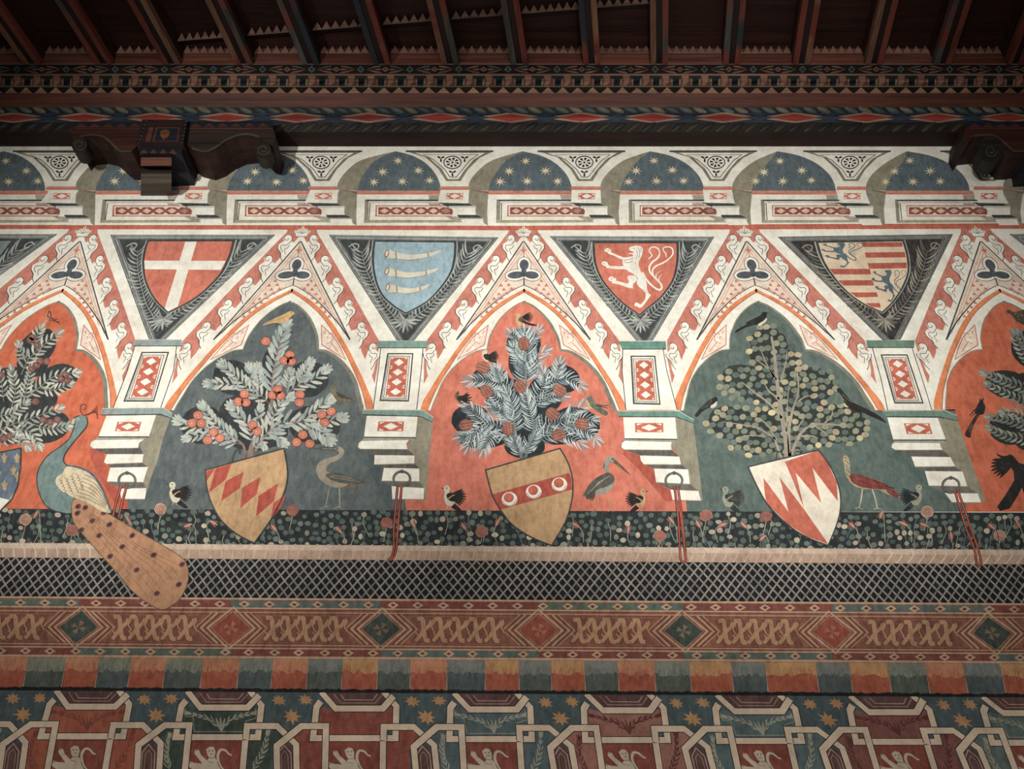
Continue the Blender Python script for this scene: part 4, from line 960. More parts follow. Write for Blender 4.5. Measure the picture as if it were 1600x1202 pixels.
for own, (ci, ls) in enumerate(((0, [[(1455, 495), (1462, 440), (1492, 408), (1500, 440)]]), (2, [[(118, 478), (118, 440), (130, 415)]]), (3, [[(48, 482), (60, 425), (92, 440)], [(170, 425), (200, 428), (208, 450)]]))):
    sh_ = [o for o in sc.objects if o.name.startswith('painted_shield') and o.get('label', '').startswith(('tan shield crossed', 'tan shield with', 'white shield with')[own])][0]
    for l_ in ls: pn = Pen(*Vx(ci), lay=19); pn.line(l_, 8, DARK, 0, smooth=3); pn.build('hanging_strap', sh_)
# ------------------------------------------------------------------ trees
def tree(label, blobs, sprays, trunk, fruits, lm, dk, stem, org=(0, 0, 1), fname='fruit', fcol=None, n=8, L=15, wd=4.4, frad=(7.2, 6.6), spread=48, cone=False, group='trees of the fresco', bend=.12):
    cx = sum(b[0] for b in blobs) / len(blobs); cy = sum(b[1] for b in blobs) / len(blobs)
    t = thing('painted_tree', label, 'tree', W(org[0] + cx * org[2], org[1] + cy * org[2]), group)
    pn = Pen(*org, lay=5)
    for b in blobs: pn.disc(b[0], b[1], b[2] * .92, b[3] * .92, dk, 0, 22, b[4] if len(b) > 4 else 0, rough=.03)
    pn.build('dark_crown', t)
    pn = Pen(*org, lay=6)
    for a in trunk: pn.line(a[1], a[0], stem, 0, smooth=4, taper=(1, .5))
    pn.build('trunk', t)
    for s_ in sprays:
        pn = Pen(*org, lay=7); q = dict(n=n, L=L, wd=wd); 
        if len(s_) > 1 and isinstance(s_[-1], dict): q.update(s_[-1]); s_ = s_[:-1]
        pn.spray(list(s_), q['n'], q['L'], q['wd'], lm, 0, spread=spread, stem=stem, stemw=q.get('sw', 2.2) / org[2] * (1 if org[2] == 1 else .5), bend=bend); pn.build('leafy_branch', t)
    for f in fruits:
        pn = Pen(*org, lay=12); x, y = f[:2]
        a = f[2] if len(f) > 2 else 0
        pn.disc(x, y, frad[0], frad[1], fcol, 0, 14, a, rough=.04)
        if cone:
            c, s2 = math.cos(math.radians(a)), math.sin(math.radians(a))
            for u in range(-2, 3):
                for v in (-1, 0, 1):
                    xx, yy = u * frad[0] * .34 + (v % 2) * frad[0] * .17, v * frad[1] * .5
                    if (xx / frad[0]) ** 2 + (yy / frad[1]) ** 2 > .75: continue
                    px_, py_ = x + xx * c - yy * s2, y + xx * s2 + yy * c
                    pn.line([(px_ - frad[0] * .14, py_ + 1), (px_, py_ - frad[1] * .14), (px_ + frad[0] * .14, py_ + 1)], frad[0] * .1, paint((190, 122, 96)), 1)
        else:
            pn.ring(x, y, frad[0], frad[1], frad[0] * .14, paint((150, 66, 50)), 1, 14); pn.disc(x - frad[0] * .1, y, frad[0] * .12, frad[0] * .12, paint((240, 196, 160)), 1, 6)
        pn.build(fname, t)
    return t
# orange tree (crop 260,480 at 16/3)
q_ = 3 / 16.0
LF = [paint((168, 178, 166), .15), paint((146, 160, 152), .15), paint((186, 188, 168), .15)]
DKL = paint((54, 58, 58), .1)
tree('orange tree in the blue-green bay, pale leaves and clusters of orange fruit',
     [(300, 980, 200, 175, -8), (560, 590, 190, 160, 10), (780, 760, 210, 260), (860, 480, 70, 160, 8), (1180, 600, 190, 165, -15), (1230, 980, 240, 175, 5), (720, 1020, 330, 190), (620, 880, 200, 160)],
     [((880, 780), (880, 600), (910, 420), (960, 250), (985, 175), dict(n=11, L=145, wd=33)),
      ((870, 820), (760, 700), (700, 600), (690, 530), dict(n=6, L=110, wd=25)), ((800, 800), (720, 720), (600, 600), (490, 500), dict(n=9, L=121, wd=26)), ((640, 700), (560, 650), (450, 640), (370, 640), dict(n=6, L=104, wd=25)),
      ((770, 700), (770, 620), (760, 520), dict(n=6, L=97, wd=25)),
      ((900, 860), (980, 740), (1090, 660), (1200, 620), (1310, 540), dict(n=9, L=121, wd=26)), ((1090, 660), (1130, 590), (1190, 480), dict(n=6, L=104, wd=25)), ((1010, 700), (1010, 640), (1030, 560), dict(n=5, L=93, wd=21)),
      ((720, 1160), (690, 1010), (640, 940), (560, 850), dict(n=8, L=127, wd=28)), ((640, 1140), (530, 1070), (420, 980), (320, 850), dict(n=9, L=121, wd=28)), ((470, 1020), (330, 1010), (200, 1000), (120, 960), dict(n=6, L=116, wd=26)), ((640, 1150), (500, 1110), (350, 1060), (190, 1090), dict(n=8, L=104, wd=25)),
      ((740, 1160), (860, 1030), (980, 960), (1120, 950), (1290, 820), (1340, 790), dict(n=12, L=134, wd=28)), ((980, 990), (1150, 960), (1300, 960), (1440, 930), dict(n=8, L=127, wd=28)), ((1150, 980), (1260, 1030), (1340, 1090), dict(n=6, L=134, wd=30)), ((860, 1040), (900, 900), (960, 800), (1020, 760), dict(n=7, L=110, wd=26)),
      ((820, 1060), (900, 1060), (960, 1120), dict(n=5, L=110, wd=26)), ((800, 880), (760, 960), (780, 860), dict(n=4, L=93, wd=24)), ((700, 1180), (790, 1120), (810, 1150), dict(n=4, L=80, wd=21))],
     [(46, [(700, 1260), (715, 1150), (800, 1000), (880, 800), (890, 600), (960, 260)]), (26, [(640, 1260), (640, 1150), (500, 1060)]), (26, [(740, 1200), (860, 1040), (1100, 950)])],
     [(828, 286), (1030, 400), (985, 448), (1042, 452), (652, 728), (600, 790), (662, 795), (928, 690), (885, 735), (950, 738), (1112, 730), (1110, 795), (265, 902), (212, 970), (292, 970), (395, 1045), (343, 1112), (445, 1092), (720, 985), (755, 1035), (1296, 900), (1375, 872), (1320, 960), (1138, 1065), (1085, 1128), (1195, 1140)],
     LF, DKL, paint((140, 112, 100)), org=(260, 480, q_), fcol=paint((220, 120, 88), .25), frad=(40, 36), spread=50, bend=.06)
# pine tree (crop 680,480 at 40/7)
q_ = .175
LN2 = [paint((190, 200, 192), .1), paint((158, 174, 172), .1), paint((120, 140, 142), .1)]
def pinel(n=9, L=130): return dict(n=int(n * 1.2), L=int(L * 1.02), wd=12.5)
tree('pine tree in the red bay, needled branches and brown cones',
     [(790, 340, 165, 170), (790, 500, 150, 170), (500, 650, 190, 130, 8), (640, 820, 210, 200), (1130, 640, 180, 140, 15), (980, 780, 170, 180, -25), (330, 1020, 200, 160, 8), (480, 1140, 300, 130, -10), (820, 960, 230, 260), (1260, 1040, 230, 160, 12), (1100, 1120, 260, 120), (800, 1250, 200, 110)],
     [((820, 720), (815, 600), (810, 460), (810, 330), (800, 230), pinel(n=20, L=150)), ((830, 640), (880, 540), (930, 430), (980, 400), pinel(n=11, L=110)), ((800, 520), (740, 440), (690, 360), pinel(n=9, L=100)), ((790, 330), (720, 270), (680, 230), pinel(n=6, L=90)), ((815, 330), (880, 260), (920, 210), pinel(n=6, L=90)),
      ((700, 800), (640, 710), (540, 670), (400, 650), (310, 660), pinel(n=15, L=120)), ((590, 690), (570, 620), (540, 540), pinel(n=8, L=100)), ((700, 860), (560, 820), (480, 740), pinel(n=9, L=100)),
      ((870, 920), (930, 780), (970, 700), (1090, 650), (1180, 640), (1290, 700), pinel(n=18, L=120)), ((1090, 660), (1100, 560), (1110, 500), pinel(n=9, L=105)), ((960, 720), (970, 640), (960, 580), pinel(n=7, L=95)), ((880, 900), (960, 830), (1060, 800), (1150, 800), pinel(n=10, L=90)),
      ((710, 1150), (700, 1000), (680, 850), (640, 760), pinel(n=15, L=120)), ((700, 1080), (620, 960), (500, 880), pinel(n=11, L=110)), ((560, 1050), (450, 1030), (360, 950), (280, 880), pinel(n=12, L=115)), ((420, 1050), (330, 1130), (230, 1160), pinel(n=9, L=110)), ((640, 1120), (560, 1060), (420, 1060), (350, 1150), (300, 1240), pinel(n=14, L=130)), ((480, 1080), (480, 1160), (430, 1270), pinel(n=9, L=120)),
      ((880, 1150), (870, 1020), (830, 880), (800, 780), pinel(n=14, L=110)), ((890, 1180), (1000, 1060), (1150, 1010), (1240, 930), (1330, 880), pinel(n=17, L=125)), ((1120, 1080), (1250, 1060), (1380, 1120), (1430, 1180), pinel(n=12, L=120)), ((900, 1190), (1060, 1130), (1200, 1170), (1300, 1220), pinel(n=12, L=120)), ((1140, 1060), (1300, 1000), (1400, 1010), pinel(n=9, L=110)),
      ((720, 1290), (700, 1200), (640, 1130), (590, 1140), pinel(n=9, L=110)), ((820, 1330), (840, 1230), (900, 1150), pinel(n=9, L=100)), ((760, 1340), (740, 1260), (700, 1200), pinel(n=8, L=100))],
     [(30, [(770, 1360), (760, 1250), (720, 1150), (690, 900), (640, 760)]), (30, [(800, 1360), (840, 1220), (880, 1100), (860, 960), (815, 720), (810, 400)])],
     [(790, 330, 80), (425, 540, 20), (458, 752, 60), (755, 712, 50), (1110, 742, 30), (1045, 955, 40), (275, 1055, -10), (650, 1090, 80), (1310, 1045, 10), (1100, 1145, -20)],
     LN2, paint((42, 48, 52), .1), paint((110, 122, 118)), org=(680, 480, q_), fname='cone', fcol=paint((150, 84, 66), .25), frad=(64, 54), cone=True, spread=80, bend=.38)
# round-leaved tree (crop 1090,470 at 16/3)
q_ = 3 / 16.0; og = (1090, 470, q_)
t = thing('painted_tree', 'tree with small round pale green leaves in the green bay', 'tree', W(1235, 600), 'trees of the fresco')
DKG = paint((50, 58, 54), .1); BR = paint((158, 146, 122), .2)
bl = [(590, 400, 170, 190), (480, 700, 300, 150, 18), (680, 620, 200, 260), (960, 700, 190, 150, 15), (820, 860, 230, 210), (320, 1040, 245, 150, 22), (560, 1060, 200, 160), (1180, 1030, 250, 170, 8), (960, 1080, 230, 150), (500, 1180, 240, 110), (760, 1150, 200, 150)]
pn = Pen(*og, lay=5)
for b in bl: pn.disc(b[0], b[1], b[2] * .97, b[3] * .97, DKG, 0, 22, b[4] if len(b) > 4 else 0, rough=.03)
pn.build('dark_crown', t)
RL = [paint((112, 124, 100), .15), paint((150, 150, 116), .15), paint((88, 104, 94), .15), paint((98, 114, 106), .15), paint((200, 184, 130), .15), paint((176, 158, 120), .15), paint((124, 130, 106), .15)]
pn = Pen(*og, lay=6); pp = []
inb = lambda x, y, g=1.04: any(((x - b[0]) / (b[2] * g)) ** 2 + ((y - b[1]) / (b[3] * g)) ** 2 < 1 for b in bl)
for q in range(16000):
    x, y = R.uniform(70, 1440), R.uniform(210, 1290)
    if not inb(x, y) or any((x - a) ** 2 + (y - b) ** 2 < 50 ** 2 for a, b in pp): continue
    pp.append((x, y)); ed = not inb(x, y, .82)
    m = R.choice(RL[4:6] + RL[1:2]) if (ed and R.random() < .6) else R.choice(RL[:4] + RL[6:])
    if R.random() < .07: m = RL[5]
    pn.disc(x, y, R.uniform(27, 33), R.uniform(22, 27), m, R.random(), 10, R.uniform(-20, 20)); 
pn.build('round_leaves', t, kind='stuff')
for nm, wd, pth in (('trunk', 44, [(745, 1330), (735, 1150), (700, 950), (665, 700), (640, 450), (615, 300)]), ('branch', 26, [(770, 1320), (760, 1100), (790, 920), (840, 760), (830, 600)]), ('branch', 26, [(760, 1330), (850, 1120), (950, 1040), (1080, 1030), (1260, 1050)]),
    ('branch', 18, [(700, 1320), (600, 1060), (480, 970)]), ('branch', 18, [(700, 980), (600, 860), (480, 770), (370, 680)]), ('branch', 16, [(680, 820), (600, 760), (560, 700)]), ('branch', 16, [(655, 660), (580, 560), (480, 490)]), ('branch', 14, [(690, 680), (730, 540), (745, 400)]), ('branch', 14, [(640, 640), (570, 520), (530, 420)]),
    ('branch', 14, [(840, 840), (900, 800), (990, 790)]), ('branch', 14, [(660, 1160), (520, 1070), (400, 1040), (210, 1010)]), ('branch', 14, [(1060, 1020), (1120, 950), (1115, 890)]), ('branch', 12, [(840, 1050), (880, 990), (890, 950)]), ('branch', 12, [(980, 1045), (1060, 1100), (1110, 1150)]), ('branch', 12, [(560, 1130), (440, 1125), (340, 1140)]), ('branch', 12, [(740, 1090), (745, 900), (765, 680)]), ('branch', 14, [(860, 1130), (960, 1130), (1000, 1150)])):
    pn = Pen(*og, lay=9); pn.line(pth, wd, BR, 0, smooth=4, taper=(1.1, .4)); pn.build(nm, t)
# left tree: feathery pale leaves and dull purple fruit (crop 0,460 at 10/3)
LF0 = [paint((196, 196, 172), .1), paint((168, 172, 152), .1), paint((146, 154, 142), .1)]
tree('tree with feathery leaves and dull plum fruit, at the left edge',
     [(190, 280, 130, 90, -45), (170, 360, 90, 80), (300, 440, 120, 80, -18), (60, 480, 140, 110), (180, 540, 130, 90), (230, 690, 150, 95, -8), (60, 680, 150, 110), (-30, 560, 130, 200)],
     [((110, 420), (150, 340), (220, 270), (300, 210), dict(n=9, L=60, wd=13)), ((150, 340), (110, 300), (100, 270), dict(n=4, L=50, wd=12)), ((190, 290), (190, 230), (215, 180), dict(n=5, L=50, wd=12)),
      ((130, 540), (200, 490), (280, 430), (390, 410), dict(n=9, L=57, wd=13)), ((210, 490), (280, 500), (360, 470), dict(n=6, L=50, wd=12)), ((120, 560), (150, 450), (160, 400), dict(n=7, L=52, wd=12)), ((60, 590), (80, 500), (60, 400), dict(n=8, L=55, wd=12)), ((20, 560), (10, 480), (-10, 400), dict(n=6, L=55, wd=12)),
      ((-40, 720), (60, 680), (180, 640), (300, 600), dict(n=10, L=60, wd=13)), ((60, 700), (160, 720), (200, 780), dict(n=7, L=62, wd=14)), ((180, 680), (260, 700), (350, 690), dict(n=7, L=57, wd=14)), ((-20, 640), (60, 620), (130, 570), dict(n=7, L=55, wd=12)), ((-20, 740), (20, 760), (90, 740), dict(n=5, L=52, wd=12)), ((100, 690), (100, 740), (140, 790), dict(n=5, L=52, wd=13))],
     [(10, [(-40, 800), (40, 680), (110, 540), (150, 400), (220, 270)])],
     [(170, 225), (195, 265), (160, 240), (210, 350), (190, 370), (245, 350), (165, 390), (340, 420), (320, 440), (350, 450), (185, 560), (225, 655), (260, 668), (300, 655), (50, 740), (20, 752), (5, 420)],
     LF0, DKL, paint((160, 148, 124)), org=(0, 460, .3), fcol=paint((134, 92, 84), .25), frad=(19, 17), spread=66, bend=.14)
# right tree, oak-like curls (crop 1440,460 at 3.54)
LF4 = [paint((150, 156, 140), .1), paint((112, 128, 124), .1), paint((128, 126, 104), .1)]
mir_b = lambda bs: bs + [(1500 - q[0],) + tuple(q[1:4]) + ((-q[4],) if len(q) > 4 else ()) for q in bs]
mir_s = lambda ss: ss + [tuple((1500 - q[0], q[1]) if isinstance(q, tuple) else q for q in s_) for s_ in ss]
tree('dark curly-leaved tree cut by the right edge',
     mir_b([(600, 300, 120, 110, 30), (480, 500, 145, 85, 12), (600, 530, 130, 100, 20), (490, 740, 130, 100, 5), (600, 770, 110, 110)]),
     mir_s([((640, 420), (570, 340), (530, 270), (510, 220), dict(n=8, L=50, wd=16)), ((620, 300), (560, 260), (540, 220), dict(n=5, L=44, wd=14)), ((660, 580), (560, 520), (460, 480), (350, 440), dict(n=11, L=52, wd=17)), ((620, 640), (530, 580), (430, 530), (370, 500), dict(n=9, L=46, wd=16)),
      ((650, 760), (560, 720), (460, 690), (380, 680), dict(n=9, L=50, wd=17)), ((650, 820), (560, 800), (460, 780), (380, 740), dict(n=9, L=48, wd=16)), ((600, 700), (520, 660), (450, 650), dict(n=6, L=44, wd=15)), ((620, 380), (600, 330), (600, 250), dict(n=6, L=44, wd=15))]),
     [(10, [(700, 900), (620, 640), (600, 400)])], [], LF4, paint((46, 48, 44), .1), paint((110, 104, 84)), org=(1440, 460, 1 / 3.5375), spread=80, bend=.5)
# ------------------------------------------------------------------ birds
BG = 'birds of the fresco'
INKB = paint((44, 42, 40), .1); BGREY = paint((156, 150, 134), .2); BPALE = paint((208, 196, 164), .2); BBR = paint((120, 104, 84), .2); BYEL = paint((214, 168, 100), .2)
def bird(label, org, parts, lay=16):
    """parts: (name, [(kind, args...)])"""
    x0, y0, k = org
    pts = [p for _, sh in parts for s_ in sh if s_[0] in ('p', 'l') for p in s_[1]]
    cx = sum(p[0] for p in pts) / len(pts); cy = sum(p[1] for p in pts) / len(pts)
    th = thing('painted_bird', label, 'bird', W(x0 + cx * k, y0 + cy * k), BG)
    for j, (nm, sh) in enumerate(parts):
        pn = Pen(x0, y0, k, lay=lay + j * .5)
        for s_ in sh:
            if s_[0] == 'p': pn.poly(s_[1], s_[2], s_[3] if len(s_) > 3 else 0, smooth=3)
            elif s_[0] == 'q': pn.poly(s_[1], s_[2], s_[3] if len(s_) > 3 else 0)
            elif s_[0] == 'l': pn.line(s_[1], s_[2], s_[3], s_[4] if len(s_) > 4 else 1, smooth=3, taper=s_[5] if len(s_) > 5 else (1, .6))
            elif s_[0] == 'd': pn.disc(s_[1], s_[2], s_[3], s_[3], s_[4], s_[5] if len(s_) > 5 else 1.5, 8)
            elif s_[0] == 'w':                # fan of feathers: origin, angles from-to, n, length, width
                _, x, y, a0, a1, n, L, wd, mt = s_[:9]
                for i in range(n):
                    a = a0 + (a1 - a0) * i / max(1, n - 1); pn.leaf(x, y, a, L * (1 - .25 * abs(i / max(1, n - 1) - .5)), wd, mt, i * .05)
        pn.build(nm, th)
    return th
V0, V1, V2, V3 = (Vx(i) for i in range(4))
bird('small pale bird with dark wing strokes above the leftmost tree', Uo(0), [('body', [('p', [(275, 790), (290, 765), (305, 750), (315, 765), (312, 790), (300, 815), (285, 825), (272, 810)], paint((222, 130, 88)))]), ('wing', [('l', [(310, 745), (300, 780), (345, 805), (378, 830)], 6, INKB), ('l', [(318, 748), (322, 785), (360, 800)], 5, INKB), ('l', [(300, 800), (375, 815)], 4, INKB)])])
bird('yellowish bird perched on top of the orange tree', Uo(1), [('body', [('p', [(40, 835), (110, 795), (165, 770), (205, 750), (225, 748), (245, 762), (225, 775), (205, 800), (165, 822), (110, 820)], BYEL)]), ('head', [('p', [(200, 755), (215, 746), (230, 752), (242, 762), (228, 772), (208, 775)], BYEL), ('d', 222, 758, 3, INKB)]), ('wing', [('l', [(200, 775), (150, 795), (90, 812)], 5, paint((176, 126, 80))), ('l', [(110, 820), (60, 832)], 6, paint((176, 126, 80)))]), ('leg', [('l', [(130, 820), (128, 845)], 3, INKB)])])
bird('brown speckled bird perched at the right of the orange tree', V1, [('body', [('p', [(458, 35), (470, 14), (490, 12), (505, 30), (520, 55), (570, 78), (625, 100), (590, 105), (605, 132), (560, 115), (510, 118), (480, 95), (475, 65), (462, 50)], paint((118, 106, 80)))]), ('breast', [('p', [(470, 60), (485, 80), (505, 105), (495, 112), (478, 95)], BPALE)]), ('wing', [('p', [(500, 45), (540, 68), (610, 98), (560, 95), (515, 80)], paint((76, 66, 52)))]), ('eye', [('d', 482, 26, 4, INKB)])])
TC = Uo(2)
bird('little dark-winged yellow bird on top of the pine', (780, 360, .125), [('body', [('p', [(195, 1060), (225, 1040), (260, 1045), (270, 1075), (250, 1110), (270, 1150), (285, 1190), (240, 1195), (210, 1160), (205, 1110), (215, 1080)], BYEL)]), ('wing', [('w', 285, 1085, -28, 30, 6, 150, 16, INKB), ('p', [(240, 1110), (270, 1080), (320, 1090), (330, 1130), (290, 1150), (250, 1140)], paint((96, 84, 66)))]), ('tail', [('p', [(290, 1130), (380, 1160), (480, 1190), (400, 1195), (300, 1160)], INKB)])])
SP = (680, 480, .175)
bird('small dark bird with raised wing on the upper left cone of the pine', SP, [('body', [('p', [(420, 400), (450, 382), (468, 395), (460, 430), (480, 465), (470, 490), (435, 470), (420, 440)], BPALE)]), ('wing', [('w', 465, 440, -30, 25, 7, 110, 14, INKB), ('p', [(430, 430), (470, 420), (510, 450), (500, 480), (450, 470)], INKB)]), ('tail', [('p', [(470, 460), (545, 485), (540, 500), (480, 485)], INKB)])])
bird('small dark bird landing on the left of the pine', SP, [('body', [('p', [(180, 780), (200, 752), (215, 770), (205, 800), (220, 840), (260, 855), (225, 862), (195, 835), (180, 810)], paint((96, 76, 66)))]), ('wing', [('w', 225, 830, -45, 20, 5, 110, 16, INKB), ('p', [(200, 800), (250, 790), (300, 780), (250, 830), (215, 840)], INKB)])])
bird('green and yellow bird perched at the right of the pine', SP, [('body', [('p', [(1350, 830), (1375, 795), (1400, 800), (1420, 840), (1440, 870), (1480, 890), (1535, 960), (1500, 965), (1420, 915), (1370, 890)], paint((104, 110, 90)))]), ('breast', [('p', [(1350, 830), (1370, 850), (1390, 890), (1420, 915), (1370, 900), (1345, 860)], BYEL)]), ('tail', [('l', [(1440, 870), (1500, 880), (1545, 880)], 12, paint((90, 92, 78))), ('l', [(1430, 880), (1490, 890), (1540, 905)], 8, INKB), ('p', [(1450, 890), (1540, 940), (1530, 965), (1490, 960)], paint((96, 104, 84)))])])
GR0 = (1090, 470, 3 / 16)
bird('black and white long-tailed bird on top of the round-leaved tree', GR0, [('tail', [('p', [(420, 195), (330, 240), (318, 268), (400, 225), (470, 205)], INKB)]), ('body', [('p', [(410, 180), (470, 150), (520, 125), (545, 95), (575, 105), (570, 140), (560, 165), (520, 195), (460, 205), (410, 200)], INKB)]), ('breast', [('p', [(575, 145), (572, 170), (540, 200), (510, 215), (505, 195), (540, 175)], BPALE)]), ('beak', [('q', [(560, 96), (595, 102), (568, 112)], INKB)]), ('leg', [('l', [(510, 210), (512, 235)], 4, INKB)])])
bird('swallow-like dark bird with white belly left of the round-leaved tree', V2, [('body', [('p', [(1245, 95), (1270, 82), (1284, 95), (1278, 120), (1255, 140), (1200, 165), (1160, 205), (1143, 200), (1160, 170), (1210, 120)], INKB)]), ('breast', [('p', [(1280, 110), (1275, 140), (1248, 155), (1240, 140), (1262, 125)], BPALE)]), ('wing', [('p', [(1250, 100), (1215, 125), (1165, 160), (1225, 145)], paint((70, 72, 72))), ('l', [(1240, 120), (1175, 155)], 4, INKB)])])
bird('dark long-tailed bird leaning against the right side of the round-leaved tree', V3, [('body', [('p', [(430, 35), (450, 28), (490, 75), (530, 115), (620, 160), (700, 205), (740, 245), (690, 225), (600, 185), (510, 150), (470, 110), (440, 65)], INKB)]), ('breast', [('p', [(425, 50), (445, 60), (475, 105), (450, 130), (400, 120), (410, 80)], paint((92, 112, 98)))]), ('wing', [('l', [(465, 65), (500, 100), (560, 130)], 5, BBR), ('l', [(455, 80), (490, 115)], 4, BBR)])])
bird('black bird with a long tail climbing in the rightmost red bay', V3, [('body', [('p', [(1320, 110), (1322, 92), (1335, 100), (1348, 85), (1345, 115), (1357, 140), (1350, 185), (1325, 195), (1305, 190), (1290, 185), (1300, 150)], INKB)]), ('tail', [('p', [(1305, 185), (1320, 195), (1295, 240), (1270, 300), (1262, 338), (1228, 320), (1245, 280), (1275, 230)], paint((66, 44, 38)))]), ('wing', [('l', [(1310, 150), (1285, 170), (1258, 200)], 8, INKB), ('l', [(1318, 165), (1290, 185), (1270, 205)], 6, INKB)])])
bird('big black bird landing with spread wing at the right edge', V3, [('body', [('p', [(1500, 445), (1530, 450), (1570, 495), (1640, 520), (1640, 610), (1580, 640), (1545, 640), (1535, 560), (1525, 480)], INKB)]), ('wing', [('p', [(1425, 440), (1470, 452), (1520, 450), (1550, 500), (1540, 550), (1500, 500)], INKB), ('w', 1545, 480, 182, 132, 7, 170, 22, INKB)]), ('tail', [('q', [(1540, 600), (1590, 640), (1560, 700), (1510, 780), (1450, 795), (1430, 770), (1480, 700)], INKB), ('q', [(1575, 620), (1640, 640), (1640, 700), (1600, 690)], INKB)])])
bird('speckled brown partridge in the upper right corner bay', Uo(3), [('body', [('p', [(1490, 745), (1510, 738), (1535, 752), (1570, 745), (1640, 735), (1640, 830), (1580, 825), (1545, 800), (1515, 765), (1492, 756)], paint((84, 74, 54)))]), ('leg', [('l', [(1550, 800), (1552, 830)], 4, INKB)]), ('speckles', [('d', 1545 + 14 * a, 762 + (a * 37 % 5) * 9, 4, paint((150, 136, 96))) for a in range(5)] + [('d', 1552 + 13 * a, 778 + (a * 23 % 4) * 9, 4, paint((40, 36, 30))) for a in range(5)])])
def fluff(label, org, x, y, mir=1, c=INKB, b=BPALE, s=1.0):
    m = lambda pts: [(x + (u * mir) * s, y + v * s) for u, v in pts]
    a0, a1 = (-25, 40) if mir > 0 else (205, 140)
    bird(label, org, [('tail', [('p', m([(35, 90), (75, 115), (110, 155), (75, 150), (30, 115)]), c)]), ('body', [('p', m([(-8, 8), (8, -8), (26, -4), (34, 14), (28, 34), (50, 60), (62, 95), (45, 120), (18, 118), (2, 95), (-6, 60), (2, 36), (-4, 22)]), b)]),
        ('wing', [('w', x + 28 * mir * s, y + 55 * s, a0, a1, 8, 112 * s, 15 * s, c), ('p', m([(10, 50), (38, 36), (66, 52), (72, 84), (48, 92), (22, 80)]), c), ('l', m([(22, 76), (40, 60), (62, 50)]), 7 * s, BYEL if c is INKB else b)]),
        ('leg', [('l', m([(22, 112), (14, 140)]), 4 * s, b), ('l', m([(36, 112), (40, 140)]), 4 * s, b)]), ('eye', [('d', x + 12 * mir * s, y + 8 * s, 4 * s, INKB), ('q', m([(-8, 8), (-26, 4), (-6, 18)]), c)])], lay=18)
fluff('small black and white bird with fanned wing between the peacock and the lozenge shield', V0, 1065, 622)
fluff('small black and white bird with fanned wing left of the crescent shield', V1, 1180, 645)
fluff('small olive-grey bird with fanned wing in the green bay left of the darts shield', V2, 1320, 650, c=paint((58, 60, 56)), b=paint((150, 154, 130)))
fluff('small black and yellow bird facing right below the crane', V2, 830, 665, -1, b=paint((196, 150, 98)), s=.9)
fluff('small dark bird facing right beside the foot of the last pilaster', V3, 955, 640, -1, c=paint((36, 46, 52)), b=paint((156, 150, 122)))
# heron
HB = paint((152, 138, 114), .2); HD = paint((84, 84, 74), .2)
bird('grey heron with a curved neck and thin legs left of the second ring', V1, [
    ('leg', [('l', [(462, 640), (450, 700), (436, 770)], 8, paint((140, 136, 112)), 0, (1, .8)), ('l', [(520, 640), (524, 700), (522, 772)], 9, paint((150, 146, 122)), 0, (1, .8)), ('l', [(400, 785), (436, 768), (455, 778)], 5, paint((150, 146, 122))), ('l', [(480, 785), (522, 770), (545, 785)], 5, paint((150, 146, 122)))]),
    ('tail', [('p', [(520, 600), (600, 610), (650, 690), (600, 660), (540, 650)], paint((104, 92, 76)))]),
    ('body', [('p', [(375, 540), (390, 500), (430, 470), (490, 455), (520, 435), (505, 415), (480, 408), (520, 392), (548, 410), (552, 440), (520, 475), (460, 500), (440, 540), (470, 560), (540, 565), (600, 590), (560, 640), (500, 650), (440, 630), (395, 590)], HB)]),
    ('wing', [('p', [(440, 565), (500, 555), (580, 575), (680, 612), (640, 625), (560, 625), (490, 610), (450, 590)], HD), ('l', [(460, 580), (560, 600), (650, 612)], 4, HB), ('l', [(480, 572), (560, 585), (620, 600)], 4, HB)]),
    ('beak', [('q', [(495, 404), (400, 400), (340, 405), (420, 412), (500, 422)], HD), ('l', [(410, 404), (490, 410)], 3, HB)]), ('eye', [('d', 508, 408, 5, INKB), ('l', [(505, 398), (400, 396), (530, 400)], 3, HD)])])
# crane
CRB = paint((150, 148, 132), .2)
bird('grey-brown crane with a long pointed beak in the middle red bay', V2, [
    ('leg', [('l', [(540, 680), (538, 740), (530, 780)], 7, paint((206, 140, 96)), 0, (1, .8)), ('l', [(590, 670), (605, 730), (615, 790)], 8, paint((206, 140, 96)), 0, (1, .8)), ('l', [(600, 800), (615, 788), (635, 800)], 4, paint((206, 140, 96)))]),
    ('body', [('p', [(575, 500), (590, 465), (625, 455), (650, 468), (645, 490), (615, 495), (600, 520), (610, 550), (635, 580), (640, 620), (620, 660), (580, 685), (530, 695), (500, 690), (520, 620), (580, 570), (580, 535)], CRB)]),
    ('wing', [('p', [(600, 555), (635, 575), (638, 610), (600, 640), (540, 660), (500, 685), (470, 720), (455, 700), (440, 705), (465, 660), (490, 620), (540, 580)], paint((92, 84, 74)))] + [('l', [(610 - a * 16, 575 + a * 9), (560 - a * 16, 610 + a * 14), (500 - a * 8, 660 + a * 8)], 4, CRB, 2) for a in range(5)]),
    ('tail', [('w', 520, 670, 105, 160, 5, 75, 14, paint((80, 72, 64)))]),
    ('beak', [('q', [(640, 470), (690, 515), (742, 573), (680, 530), (630, 492)], paint((120, 96, 66))), ('l', [(645, 480), (740, 572)], 3, INKB)]), ('crest', [('l', [(580, 490), (568, 520), (540, 540)], 7, CRB), ('l', [(578, 500), (572, 530)], 5, INKB)]), ('eye', [('d', 630, 470, 6, INKB)])])
